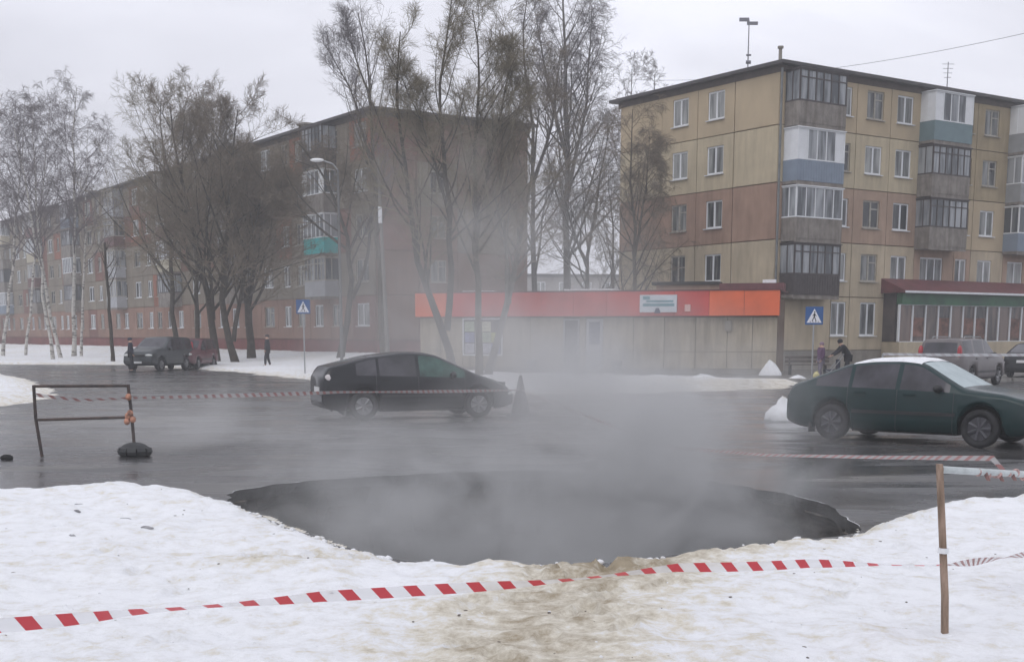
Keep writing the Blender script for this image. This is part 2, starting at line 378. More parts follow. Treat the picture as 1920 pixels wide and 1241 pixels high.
M_PVC = mat('white_window_frame', (.72, .74, .76), .45, .05, 2)
M_OLDW = mat('weathered_wood_frame', (.36, .34, .30), .8, .2, 6)
M_DARKW = mat('dark_wood_glazing', (.045, .035, .035), .6, .3, 5)
M_CONC = mat('balcony_concrete', (.22, .20, .18), .9, .2, 2.5, .3, streak=1.0)
M_STEELG = mat('galvanised_steel', (.35, .36, .37), .45, .12, 4, metal=.7)
CACHE = {}
def panel_mesh(w, h, hole, m, t=.13):
    key = ('p', round(w, 3), round(h, 3), tuple(round(a, 3) for a in hole) if hole else None, m.name)
    if key in CACHE: return CACHE[key]
    b = MB(); x0, x1 = -w / 2, w / 2; c = .02
    if not hole:
        v = [(x0, 0, 0), (x1, 0, 0), (x1, 0, h), (x0, 0, h), (x0, -t + c, 0), (x1, -t + c, 0), (x1, -t + c, h), (x0, -t + c, h),
             (x0 + c, -t, c), (x1 - c, -t, c), (x1 - c, -t, h - c), (x0 + c, -t, h - c)]
        b.add(v, [(8, 9, 10, 11), (0, 1, 5, 4), (1, 2, 6, 5), (2, 3, 7, 6), (3, 0, 4, 7), (4, 5, 9, 8), (5, 6, 10, 9), (6, 7, 11, 10), (7, 4, 8, 11)])
    else:
        a0, a1, b0, b1 = hole
        v = [(x0, -t, 0), (x1, -t, 0), (x1, -t, h), (x0, -t, h), (a0, -t, b0), (a1, -t, b0), (a1, -t, b1), (a0, -t, b1),
             (a0, 0, b0), (a1, 0, b0), (a1, 0, b1), (a0, 0, b1), (x0, 0, 0), (x1, 0, 0), (x1, 0, h), (x0, 0, h)]
        b.add(v, [(0, 1, 5, 4), (1, 2, 6, 5), (2, 3, 7, 6), (3, 0, 4, 7), (4, 5, 9, 8), (5, 6, 10, 9), (6, 7, 11, 10), (7, 4, 8, 11),
                  (12, 13, 1, 0), (13, 14, 2, 1), (14, 15, 3, 2), (15, 12, 0, 3)])
    CACHE[key] = b.mesh('wall_panel', m); return CACHE[key]
def window_meshes(w, h, kind):
    key = ('w', w, h, kind)
    if key in CACHE: return CACHE[key]
    fm = {'pvc': M_PVC, 'wood': M_OLDW, 'dark': M_DARKW}[kind]; f = .085; b = MB(); x0, x1 = -w / 2, w / 2
    b.box(x0, x0 + f, -.07, 0, 0, h).box(x1 - f, x1, -.07, 0, 0, h).box(x0 + f, x1 - f, -.07, 0, 0, f).box(x0 + f, x1 - f, -.07, 0, h - f, h)
    if w > 1.8:
        for q in (-w / 6, w / 6): b.box(q - .045, q + .045, -.072, 0, f, h - f)
    else:
        b.box(-.055, .055, -.072, 0, f, h - f)
    if kind != 'pvc': b.box(.055, x1 - f, -.068, 0, h * .68, h * .68 + .06)
    b.box(x0 - .06, x1 + .06, -.24, -.05, -.045, -.003)                    # outer sill
    p = MB().box(x0 + f * .5, x1 - f * .5, -.04, -.01, f * .5, h - f * .5)
    CACHE[key] = (b.mesh('window', fm), p.mesh('pane', M_GLASS)); return CACHE[key]
SIDE = {'F': 0.0, 'S': -math.pi / 2}
def fpos(side, u, z, n=0.0): return (u, -n, z) if side == 'F' else (-n, u, z)
def put_window(root, side, u, z, w, h, kind):
    fr, pa = window_meshes(w, h, kind)
    o = link('window', fr, root, fpos(side, u, z, 0.002), SIDE[side]); link('pane', pa, o)
def put_panel(root, side, u0, u1, z0, z1, m, win=None):
    g = .045; w = u1 - u0 - g; h = z1 - z0 - g; uc = (u0 + u1) / 2; hole = None
    if win:
        wu, wz, ww, wh, kind = win; off = (wu - uc) * (1 if side == 'F' else -1)
        hole = (off - ww / 2, off + ww / 2, wz - z0 - g / 2, wz + wh - z0 - g / 2)
    link('wall_panel', panel_mesh(w, h, hole, m), root, fpos(side, uc, z0 + g / 2, 0), SIDE[side])
    if win: put_window(root, side, wu, wz, ww, wh, kind)
def balcony(root, side, u0, u1, z, par, glaz, hs=2.72, dep=.95, white_side=False, label=None):
    """z is the slab's underside; parapet below, glazing above"""
    w = u1 - u0; x0, x1 = -w / 2, w / 2; base = .13; d0 = -base - dep
    slab = MB().box(x0, x1, d0, -base, 0, .14).box(x0, x1, d0 - .02, d0 + .06, -.06, 0)
    o = slab.build('balcony', M_CONC, root, fpos(side, (u0 + u1) / 2, z), SIDE[side])
    if label: o['label'] = label
    pm = PARM[par]; P = MB(); t = .05; ph = 1.0
    P.box(x0, x1, d0 - .02, d0 - .02 + t, .14, .14 + ph).box(x0, x0 + t, d0 + .032, -base, .14, .14 + ph).box(x1 - t, x1, d0 + .032, -base, .14, .14 + ph)
    if par in ('slatwood', 'ribbed', 'bluegrey', 'teal'):
        nn = int(w / .18)
        for i in range(nn): q = x0 + .02 + (w - .04) * (i + .5) / nn; P.box(q - .05, q + .05, d0 - .032, d0 - .021, .16, .12 + ph)
    P.build('parapet', pm, o)
    if glaz is None:
        r = MB(); r.box(x0, x1, d0 - .01, d0 + .03, .14 + ph + .002, .14 + ph + .05); r.build('handrail', M_DARKW, o); return o
    gm = {'pvc': M_PVC, 'dark': M_DARKW, 'grey': M_OLDW}[glaz]; z0 = .14 + ph + .003; z1 = hs - .08; f = .06 if glaz == 'pvc' else .075; G = MB(); Q = MB()
    G.box(x0 - .01, x1 + .01, d0 - .03, d0 + .05, z0, z0 + f).box(x0 - .01, x1 + .01, d0 - .03, d0 + .05, z1 - f, z1)
    nn = 5 if glaz == 'pvc' else 6
    for i in range(nn + 1):
        q = x0 + f / 2 + (w - f) * i / nn; G.box(q - f / 2, q + f / 2, d0 - .028, d0 + .048, z0 + f, z1 - f)
    if glaz != 'pvc': G.box(x0 + f, x1 - f, d0 - .022, d0 + .03, z1 - .42, z1 - .36)
    for sx in (x0, x1 - .05):
        G.box(sx, sx + .05, d0 + .052, -base, z0, z0 + f).box(sx, sx + .05, d0 + .052, -base, z1 - f, z1)
        G.box(sx + .002, sx + .048, (d0 - base) / 2 - .03, (d0 - base) / 2 + .03, z0 + f, z1 - f)
    G.box(x0 - .05, x1 + .05, d0 - .08, -base, z1 + .002, z1 + .05)
    G.build('glazing_frame', gm, o)
    for i in range(nn):
        a = x0 + f + (w - f) * i / nn; c = x0 + (w - f) * (i + 1) / nn
        mk = M_PVC if (white_side and i in (0, nn - 1)) else M_BALGLASS
        MB().box(a, c, d0, d0 + .012, z0 + f, z1 - f).build('pane', mk, o)
    for sx in (x0 + .018, x1 - .03):
        MB().box(sx, sx + .012, d0 + .055, -base, z0 + f, z1 - f).build('pane', M_PVC if (white_side and sx < 0) else M_BALGLASS, o)
    return o
PARM = {'conc': M_CONC, 'bluegrey': mat('blue_grey_sheet', (.20, .25, .32), .55, .08, 2), 'tealgrey': mat('teal_grey_sheet', (.13, .20, .22), .55, .08, 2),
        'teal': mat('turquoise_sheet', (.04, .42, .42), .55, .08, 2), 'lightgrey': mat('light_grey_sheet', (.36, .37, .39), .6, .08, 2),
        'slatwood': M_DARKW, 'brownwood': mat('brown_boards', (.12, .055, .05), .7, .2, 4), 'ribbed': mat('grey_ribbed_sheet', (.28, .29, .30), .55, .1, 2),
        'cream': mat('cream_sheet', (.42, .38, .28), .6, .1, 2)}
FH = 2.75
def core_and_roof(root, X, Y, z_base, name_core='wall', roofm=M_ROOF, hgt=5 * FH + 1.0, ridge=1.1):
    MB().box(0.0, X, 0.0, Y, z_base, hgt).build(name_core, M_JOINT, root)
    o = .55; e0 = hgt + .02
    r = MB(); r.box(-o, X + o, -o, Y + o, e0, e0 + .16)
    a = min(X, Y) / 2
    if X > Y: R1, R2 = (a, Y / 2), (X - a, Y / 2)
    else: R1, R2 = (X / 2, a), (X / 2, Y - a)
    z1 = e0 + .162; z2 = z1 + ridge; v = [(-o, -o, z1), (X + o, -o, z1), (X + o, Y + o, z1), (-o, Y + o, z1), (*R1, z2), (*R2, z2)]
    if X > Y: r.add(v, [(0, 1, 5, 4), (1, 2, 5), (2, 3, 4, 5), (3, 0, 4)])
    else: r.add(v, [(0, 1, 4), (1, 2, 5, 4), (2, 3, 5), (3, 0, 4, 5)])
    ro = r.build('roof', roofm, root)
    MB().box(-.16, X + .16, -.16, Y + .16, hgt - .28, hgt + .018).build('cornice', mat('dark_cornice', (.09, .07, .06), .85, .2, 2), root)
    return ro

# --- right block
RC = Vector((13.2, 64.5, 0))
rb = empty('apartment_block', RC, ANG, label='ochre and terracotta five storey panel block with supermarket below', cat='building')
RW, RD = 38.0, 12.3
roof_r = core_and_roof(rb, RW, RD, 0)
zf = lambda k: 1.0 + FH * k           # floor level of storey k (0..4)
MB().box(-.1, 0, -.1, RD, -.05, 1.0).box(0, RW, -.1, 0, -.05, .998).build('plinth', PAL['plinth_g'], rb)
ecols = [(0, 3.1, None), (3.1, 5.85, 4.46), (5.85, 8.7, 7.2), (8.7, 12.3, None)]
erow = ['pale', 'pale', 'terra', 'cream', 'tan']
for k in range(5):
    for (a, c, wu) in ecols:
        win = None
        kind = 'pvc'
        if (k, wu) == (2, 7.2): kind = 'wood'
        if wu and k > 0:
            win = (wu, zf(k) + .82, 1.25, 1.42, kind)
            if (k, wu) == (1, 7.2): win = (wu, zf(k) + .2, 1.2, 2.1, 'wood')
        put_panel(rb, 'S', a, c, zf(k), zf(k + 1), PAL[erow[k]], win)
fwin = [(4.47, 1.0), (6.76, 1.3), (9.14, 1.3), (14.45, 1.0), (16.6, 1.3), (24.2, 1.3), (26.6, 1.3), (32.2, 1.3), (34.6, 1.3)]
fcols = [(0, 3.95), (3.95, 5.35), (5.35, 8.0), (8.0, 10.4), (10.4, 13.8), (13.8, 15.3), (15.3, 18.3), (18.3, 21.9), (21.9, 25.4), (25.4, 28.3), (28.3, 31.0), (31.0, 33.4), (33.4, 38.0)]
frow = ['pale', 'pale', 'pink', 'cream', 'tan']
rng = random.Random(5)
for k in range(5):
    for ci, (a, c) in enumerate(fcols):
        win = None
        for (wu, ww) in fwin:
            if a <= wu < c: win = (wu, zf(k) + .82, ww, 1.42, 'pvc' if rng.random() < .8 else 'wood')
        if k == 1 and ci == 4: win = (11.9, zf(k) + .82, 1.95, 1.42, 'pvc')
        if k == 1 and ci == 7: win = (19.5, zf(k) + .82, 1.5, 1.42, 'pvc')
        if win is None and ci in (0, 4, 7) and k > 0: win = ((a + c) / 2, zf(k) + .7, 1.6, 1.6, 'pvc')
        if k == 0:
            win = {1: (4.55, 1.75, 1.15, 1.75, 'pvc'), 2: (6.85, 1.75, 1.25, 1.75, 'pvc')}.get(ci)
        col = frow[k]
        if k == 4 and ci in (5, 6): col = 'olive'
        if k == 3 and ci in (4, 5, 6): col = 'olive'
        if k == 2 and ci in (5, 6, 8): col = 'tan'
        if k == 1 and ci in (4, 5, 7): col = 'pink'
        put_panel(rb, 'F', a, c, zf(k), zf(k + 1), PAL[col], win)
B1, B2, B3 = (.12, 3.45), (10.35, 13.55), (18.2, 21.4)
balcony(rb, 'F', *B1, zf(4) - .12, 'conc', 'dark', label='dark timber glazed balcony above a grey concrete parapet at the roof corner')
balcony(rb, 'F', *B1, zf(3) - .12, 'bluegrey', 'pvc', white_side=True, label='white glazed balcony with blue grey panels')
balcony(rb, 'F', *B1, zf(2) - .12, 'conc', 'pvc', label='white glazed balcony over bare concrete parapet')
balcony(rb, 'F', *B1, zf(1) - .12, 'slatwood', 'dark', label='lowest dark timber balcony by the corner')
balcony(rb, 'F', *B2, zf(4) - .12, 'tealgrey', 'pvc', white_side=True)
balcony(rb, 'F', *B2, zf(3) - .12, 'conc', 'dark')
balcony(rb, 'F', *B2, zf(2) - .12, 'conc', 'dark')
balcony(rb, 'F', *B3, zf(4) - .12, 'ribbed', 'pvc', white_side=True)
balcony(rb, 'F', *B3, zf(3) - .12, 'ribbed', 'pvc')
balcony(rb, 'F', *B3, zf(2) - .12, 'bluegrey', 'pvc')
balcony(rb, 'F', 28.5, 31.2, zf(4) - .12, 'conc', 'dark'); balcony(rb, 'F', 28.5, 31.2, zf(3) - .12, 'cream', 'pvc'); balcony(rb, 'F', 28.5, 31.2, zf(2) - .12, 'bluegrey', 'pvc')
# corner downpipe and roof vents
MB().path([(-.28, -.28, 14.6), (-.24, -.24, 14.2), (-.24, -.24, .3), (-.4, -.3, .15)], .06, 8).build('downpipe', mat('grey_downpipe', (.16, .17, .17), .6, .2, 3), rb)
MB().tube((.55, .7, 15.0), (.55, .7, 15.75), .09, n=10).tube((.55, .7, 15.76), (.55, .7, 15.86), .15, n=10).build('vent_pipe', PAL['plinth_g'], rb)
# supermarket front on the ground floor
sm0, sm1, smd = 8.05, 36.0, 1.3
MB().box(sm0, sm1, -smd, -.135, .0, 1.42).build('shop_plinth', PAL['pale'], rb)
MB().box(sm0, sm1, -smd + .35, -.135, 1.422, 4.0).build('shop_interior_wall', mat('dim_interior', (.06, .045, .04), .9, .5, 1.2), rb)
MB().box(sm0 + .02, sm1, -smd - .06, -smd + .3, 3.40, 3.98).build('green_fascia', mat('dark_green_fascia', (.012, .07, .04), .5, .6, 1.0, col2=(.03, .14, .06)), rb)
roofb = MB(); v = [(sm0 - .25, -smd - .45, 4.10), (sm1, -smd - .45, 4.10), (sm1, -.14, 4.78), (sm0 - .25, -.14, 4.78), (sm0 - .25, -smd - .45, 4.0), (sm1, -smd - .45, 4.0), (sm1, -.14, 4.0), (sm0 - .25, -.14, 4.0)]
roofb.add(v, [(0, 1, 2, 3), (7, 6, 5, 4), (0, 4, 5, 1), (1, 5, 6, 2), (0, 3, 7, 4)]); roofb.build('canopy_roof', mat('dark_red_metal_roof', (.13, .035, .04), .5, .25, 2.0), rb)
MB().box(sm0 - .26, sm1, -smd - .48, -smd - .452, 3.99, 4.10).build('canopy_trim', M_PVC, rb)
nm = 26; step = (sm1 - sm0) / nm
mul = MB()
fr_me = MB().box(-.045, .045, -.06, .06, 0, 1.9).mesh('mullion', M_PVC)
gp_me = MB().box(.045, step - .045, -.01, .01, 0, 1.9).mesh('shop_pane', M_SHOPGLASS)
for i in range(nm + 1):
    link('mullion', fr_me, rb, (sm0 + step * i, -smd + .1, 1.46))
    if i < nm: link('shop_pane', gp_me, rb, (sm0 + step * i, -smd + .12, 1.46))
MB().box(sm0, sm1, -smd + .02, -smd + .18, 1.424, 1.458).box(sm0, sm1, -smd + .02, -smd + .18, 3.362, 3.398).build('shopfront_rail', M_PVC, rb)
for i in (1, 3, 5, 6, 9, 12):
    MB().box(.1, step - .1, -.02, -.012, .15 + .1 * (i % 3), 1.25).build('poster', mat('brown_poster', (.16, .08, .06), .7, .6, 2.0), rb, (sm0 + step * i, -smd + .12, 1.46))

# --- left block
lb = empty('apartment_block', (LB.x, LB.y, .5), ANG, label='long brown brick five storey block behind the trees', cat='building')
LX, LY = 11.4, 112.0
core_and_roof(lb, LX, LY, -.5)
MB().box(-.06, 0, -.06, LY, -.5, .97).box(0, LX, -.06, 0, -.5, .968).build('plinth', PAL['plinth_r'], lb)
endrow = [['brown', 'redbrown', 'brown'], ['brown', 'brown', 'brown'], ['redbrown', 'brown', 'greybeige'], ['brown', 'greybeige', 'brown'], ['redbrown', 'brown', 'brown']]
for k in range(5):
    for j, (a, c) in enumerate([(0, 3.0), (3.0, 5.9), (5.9, 11.4)]):
        win = (4.45, zf(k) + .85, 1.2, 1.4, 'wood') if j == 1 and k < 4 else None
        put_panel(lb, 'F', a, c, zf(k), zf(k + 1), PAL[endrow[k][j]], win)
rng = random.Random(21); u = 0.0; bays = []
while u < LY - 13:
    bays += [('w', u, u + 3.0, 1.5, 1.7), ('b', u + 3.0, u + 9.3, 0, 0), ('w', u + 9.3, u + 12.0, 1.35, 1.1), ('w', u + 12.0, u + 14.6, .9, 1.1)]
    u += 14.6
bays.append(('w', u, LY, (LY - u) / 2, 1.5))
bal_styles = {0: [('brownwood', 'grey'), ('teal', 'pvc'), ('conc', 'pvc'), ('conc', 'dark')]}
opts = [('conc', 'dark'), ('conc', None), ('cream', 'pvc'), ('bluegrey', 'pvc'), ('lightgrey', 'grey'), ('brownwood', 'grey'), ('conc', 'pvc')]
bi = 0
for (t, a, c, off, ww) in bays:
    for k in range(5):
        base = ['salmon', 'greybeige', 'greybeige', 'greybeige', 'greybeige'][k]
        if t == 'w':
            if a == 0 and k in (4,): base = 'brick'
            elif rng.random() < .22: base = rng.choice(['brick', 'brown', 'redbrown'])
            kind = 'pvc' if rng.random() < .45 else 'wood'
            put_panel(lb, 'S', a, c, zf(k), zf(k + 1), PAL[base], (a + off + (0 if a else .07), zf(k) + .85, ww, 1.42, kind))
        else:
            if k in (2, 3) and rng.random() < .6: base = 'redbrown'
            put_panel(lb, 'S', a, a + 3.15, zf(k), zf(k + 1), PAL[base], (a + 2.3, zf(k) + .85, 1.2, 1.42, 'pvc' if rng.random() < .7 else 'wood'))
            put_panel(lb, 'S', a + 3.15, c, zf(k), zf(k + 1), PAL[base], (a + 4.9, zf(k) + .85, 1.3, 1.42, 'pvc' if rng.random() < .7 else 'wood'))
            if k > 0:
                if bi == 0: st = [('lightgrey', 'grey'), ('teal', 'pvc'), ('conc', 'pvc'), ('slatwood', 'dark')][k - 1]
                else: st = rng.choice(opts)
                balcony(lb, 'S', a + 1.9, a + 5.0, zf(k) - .12, st[0], st[1], white_side=(bi == 0 and k == 3))
    if t == 'b': bi += 1
for vy in (20, 37, 55, 75, 96):
    MB().box(4.6, 5.6, vy - .5, vy + .5, 15.2, 16.9).box(4.5, 5.7, vy - .6, vy + .6, 16.92, 17.05).build('chimney', PAL['plinth_g'], lb)

# ---------------------------------------------------------------- kiosk row with the red fascia
KA = Vector((-4.34, 60.5, 0)); KB = Vector((11.6, 56.0, 0)); kd = (KB - KA).xy; KL = kd.length; KANG = math.atan2(kd.y, kd.x)
ks = empty('kiosk', (KA.x, KA.y, .08), KANG, label='low beige kiosk row with a red and orange fascia', cat='shop building')
M_BEIGE = mat('beige_facing', (.38, .335, .255), .8, .12, .8, .1, streak=.9)
def kiosk():
    MB().box(0, KL, .12, 4.6, -.1, 3.3).build('wall', M_JOINT, ks)
    # facing panels between the openings
    ops = {'door_dark': (7.0, 7.65), 'door_white': (8.05, 8.75), 'win1': (2.15, 2.75), 'win2': (3.0, 4.0)}
    n = 14; cuts = [0, 1.0, 2.1, 2.8, 2.95, 4.05, 5.4, 6.95, 7.7, 8.0, 8.8, 10.2, 11.6, 13.0, 14.4, 15.5, KL]
    for a, c in zip(cuts[:-1], cuts[1:]):
        if (a, c) in ((6.95, 7.7), (8.0, 8.8)): continue
        zz = [(.25, .98), (1.0, 2.5)] if c - a > .5 else [(.25, 2.5)]
        if (a, c) in ((2.1, 2.8), (2.95, 4.05)): zz = [(.25, .75)]
        for z0, z1 in zz: MB().box(a + .012, c - .012, .0, .118, z0, z1).build('facing_panel', M_BEIGE, ks)
    MB().box(0, 6.9, -.03, .117, -.1, .235).box(8.85, KL, -.03, .117, -.1, .235).build('plinth', PAL['plinth_g'], ks)
    for (a, c) in ((2.1, 2.8), (2.95, 4.05)):
        f = MB(); f.box(a, c, -.02, .1, .76, .84).box(a, c, -.02, .1, 2.42, 2.5).box(a, a + .07, -.02, .1, .842, 2.418).box(c - .07, c, -.02, .1, .842, 2.418)
        w = f.build('window', M_PVC, ks); MB().box(a + .07, c - .07, .03, .05, .842, 2.418).build('pane', M_SHOPGLASS, w)
        cols = [(.42, .45, .12), (.6, .6, .45), (.5, .5, .56), (.24, .26, .42), (.42, .5, .36)]
        for q in range(3 if c - a < .8 else 5):
            nx = 1 if c - a < .8 else 2; i, j = q % nx, q // nx; pw = (c - a - .2) / nx
            MB().box(a + .1 + i * pw, a + .08 + (i + 1) * pw, .015, .028, .88 + j * .5, 1.34 + j * .5).build('poster', mat('poster_%d' % q, cols[(q + int(a)) % 5], .6, .25, 4), w)
    d = MB().box(6.97, 7.68, .06, .115, .0, 2.4).build('door', mat('dark_doorway', (.04, .04, .045), .5, .3, 3), ks)
    MB().box(6.95, 7.02, -.02, .058, .0, 2.45).box(7.63, 7.7, -.02, .058, .0, 2.45).box(7.02, 7.63, -.02, .058, 2.38, 2.45).build('door_frame', M_STEELG, ks)
    d = MB().box(8.02, 8.78, .03, .1, .0, 2.45).build('door', mat('pale_grey_door', (.42, .43, .45), .5, .1, 3), ks)
    MB().box(8.15, 8.65, .012, .028, 1.3, 2.3).build('pane', mat('blue_door_glass', (.05, .07, .13), .1, .3, 2), d)
    MB().box(8.62, 8.7, -.02, .028, 1.0, 1.12).build('handle', M_STEELG, d)
    MB().box(6.8, 9.0, -.9, -.04, -.1, .06).build('doorstep', M_CONC, ks)
    # fascia
    red = mat('red_fascia', (.50, .045, .035), .45, .12, 1.0); org = mat('orange_fascia', (.66, .12, .035), .45, .1, 1.0); dk = mat('red_fascia_joint', (.2, .02, .02), .6, .1, 2)
    MB().box(-.12, KL + .1, -.30, .12, 2.58, 3.62).build('fascia_box', dk, ks)
    n = 11; s = (KL + .22) / n
    for i in range(n):
        c = org if i in (0, 9, 10) else red
        MB().box(-.12 + s * i + .008, -.12 + s * (i + 1) - .008, -.34, -.302, 2.56, 3.64).build('fascia_panel', c, ks)
    MB().box(-.15, KL + .13, -.37, 4.7, 3.642, 3.70).build('roof', mat('kiosk_roof_edge', (.10, .03, .03), .6, .2, 2), ks)
    sp = MB(); 
    for (a, c, e) in ((6.9, 9.2, .09), (2.0, 3.5, .05)):
        sp.box(a, c, .3, 3.9, 3.702, 3.702 + e)
    sp.build('snow_cover', M_SNOW, ks)
    sg = MB().box(10.55, 12.2, -.48, -.345, 2.72, 3.48).build('sign', mat('sign_white', (.55, .58, .62), .4, .08, 3), ks, label='white and pale blue sign box on the red fascia')
    MB().box(10.7, 12.1, -.492, -.481, 2.98, 3.10).box(10.85, 12.05, -.492, -.481, 3.16, 3.24).box(10.7, 11.0, -.492, -.481, 3.27, 3.42).build('emblem', mat('sign_teal', (.12, .27, .32), .4, .1, 3), sg)
    MB().add([(11.2, -.495, 2.68), (11.5, -.495, 2.68), (11.42, -.495, 2.9), (11.28, -.495, 2.9), (11.2, -.483, 2.68), (11.5, -.483, 2.68), (11.42, -.483, 2.9), (11.28, -.483, 2.9)], [(0, 1, 2, 3), (7, 6, 5, 4), (0, 4, 5, 1), (1, 5, 6, 2), (2, 6, 7, 3), (3, 7, 4, 0)]).build('emblem', mat('sign_navy', (.03, .04, .10), .4, .1, 3), sg)
    MB().box(12.55, 12.8, -.42, -.345, 2.75, 3.05).build('lit_box', mat('pink_glow', (.62, .38, .34), .5, .1, 4), ks)  # small lit box, its pinkish glow painted into the colour
    for i in range(3):
        MB().box(13.6 + .7 * i, 13.9 + .7 * i, -.16, -.03, 1.9, 2.35).build('wall_box', PAL['plinth_g'], ks) if i == 1 else None
kiosk()
# raised lean-to roof between the kiosk and the right block
an = empty('roof_shed', (6.9, 61.6, 0), KANG, label='low beige shed with a dark red roof rising behind the kiosk', cat='shed')
MB().box(0, 3.6, 0, 1.2, 0, 4.15).build('wall', PAL['pink'], an)
MB().box(-.2, 3.0, -.15, 1.3, 4.153, 4.3).build('roof', mat('black_roof_felt', (.03, .028, .026), .8, .2, 3), an)
MB().box(3.02, 6.0, -.1, 1.3, 3.7, 4.2).build('side_roof', MATS['dark_red_metal_roof'], an)
MB().box(5.0, 5.6, .1, .6, 4.203, 4.36).build('snow_cover', M_SNOW, an)

# ---------------------------------------------------------------- trees
def unit(a): return a / np.maximum(np.linalg.norm(a, axis=-1, keepdims=True), 1e-9)
def tubes(P, Rr, S):
    """P (N,K,3), Rr (N,K) -> verts, faces"""
    N, K, _ = P.shape; T = np.empty_like(P); T[:, 1:-1] = P[:, 2:] - P[:, :-2]; T[:, 0] = P[:, 1] - P[:, 0]; T[:, -1] = P[:, -1] - P[:, -2]; T = unit(T)
    m = unit(P[:, -1] - P[:, 0]); ref = np.where(np.abs(m[:, 2:3]) > .8, np.array([[1., 0, 0]]), np.array([[0, 0, 1.]]))
    A = unit(np.cross(T, ref[:, None, :])); B = np.cross(T, A)
    an = 2 * np.pi * np.arange(S) / S
    V = P[:, :, None, :] + Rr[:, :, None, None] * (A[:, :, None, :] * np.cos(an)[None, None, :, None] + B[:, :, None, :] * np.sin(an)[None, None, :, None])
    base = (np.arange(N) * K * S)[:, None, None] + (np.arange(K - 1) * S)[None, :, None]; i = np.arange(S)[None, None, :]; j = (i + 1) % S
    F = np.stack([base + i, base + j, base + S + j, base + S + i], -1).reshape(-1, 4)
    return V.reshape(-1, 3), F
def grow(P0, D0, L, R0, K, bend, trop, g, taper=.15):
    P = [P0]; d = unit(D0)
    for i in range(1, K):
        d = unit(d + g.normal(0, bend, d.shape) + np.array([0, 0, trop * (i if trop < 0 else 1)])); P.append(P[-1] + d * (L / (K - 1))[:, None])
    P = np.stack(P, 1); Rr = R0[:, None] * np.linspace(1, taper, K)[None, :]
    return P, Rr
def children(P, Rr, n, t0, t1, ang, lr, rr, g, rmin, flat=0.0, up=0.0):
    N, K, _ = P.shape; t = t0 + (t1 - t0) * ((np.arange(n)[None, :] + g.random((N, n))) / n); f = t * (K - 1); i = np.minimum(f.astype(int), K - 2); w = (f - i)[..., None]
    r_ = np.arange(N)[:, None]; p = P[r_, i] * (1 - w) + P[r_, i + 1] * w; T = unit(P[r_, i + 1] - P[r_, i])
    rad = Rr[r_, i] * (1 - w[..., 0]) + Rr[r_, i + 1] * w[..., 0]
    q = g.normal(0, 1, T.shape); q[..., 2] *= (1 - flat); q[..., 2] += up; q = unit(q - (q * T).sum(-1, keepdims=True) * T)
    a = np.radians(ang) * (.75 + .5 * g.random((N, n)))[..., None]
    D = np.cos(a) * T + np.sin(a) * q; PL = np.linalg.norm(np.diff(P, axis=1), axis=-1).sum(1)[:, None]
    L = PL * lr * (1.15 - .75 * (t - t0) / max(1e-6, t1 - t0)) * (.7 + .6 * g.random((N, n)))
    return p.reshape(-1, 3), D.reshape(-1, 3), L.ravel(), np.maximum(rad.ravel() * rr, rmin)
def mesh_np(name, parts, m):
    V = []; F = []; o = 0
    for v, f in parts: V.append(v); F.append(f + o); o += len(v)
    V = np.concatenate(V); F = np.concatenate(F); me = bpy.data.meshes.new(name)
    me.vertices.add(len(V)); me.vertices.foreach_set('co', V.astype(np.float32).ravel())
    me.loops.add(F.size); me.loops.foreach_set('vertex_index', F.astype(np.int32).ravel())
    me.polygons.add(len(F)); me.polygons.foreach_set('loop_start', (np.arange(len(F)) * 4).astype(np.int32))
    me.polygons.foreach_set('use_smooth', np.ones(len(F), bool)); me.materials.append(m); me.update(calc_edges=True); me.validate(); return me
BARK = {'dark': mat('dark_bark', (.055, .046, .036), .95, .35, 5, .6, 25), 'brown': mat('brown_bark', (.075, .062, .045), .95, .3, 4, .6, 25),
        'grey': mat('grey_bark', (.13, .12, .105), .95, .3, 4, .6, 25),
        'birch': mat('birch_bark', (.10, .09, .08), .8, .3, 2.2, .3, 20, col2=(.52, .50, .46), stretch=(1, 1, 3.5), lo=.38, hi=.5)}
TWIG = {'purple': mat('purple_grey_twig', (.16, .14, .145), .95, .25, 3), 'brown': mat('brown_twig', (.19, .155, .115), .95, .3, 3),
        'olive': mat('olive_twig', (.22, .19, .13), .95, .3, 3), 'dark': mat('dark_twig', (.10, .085, .07), .95, .3, 3), 'grey': mat('grey_twig', (.23, .22, .20), .95, .25, 3)}
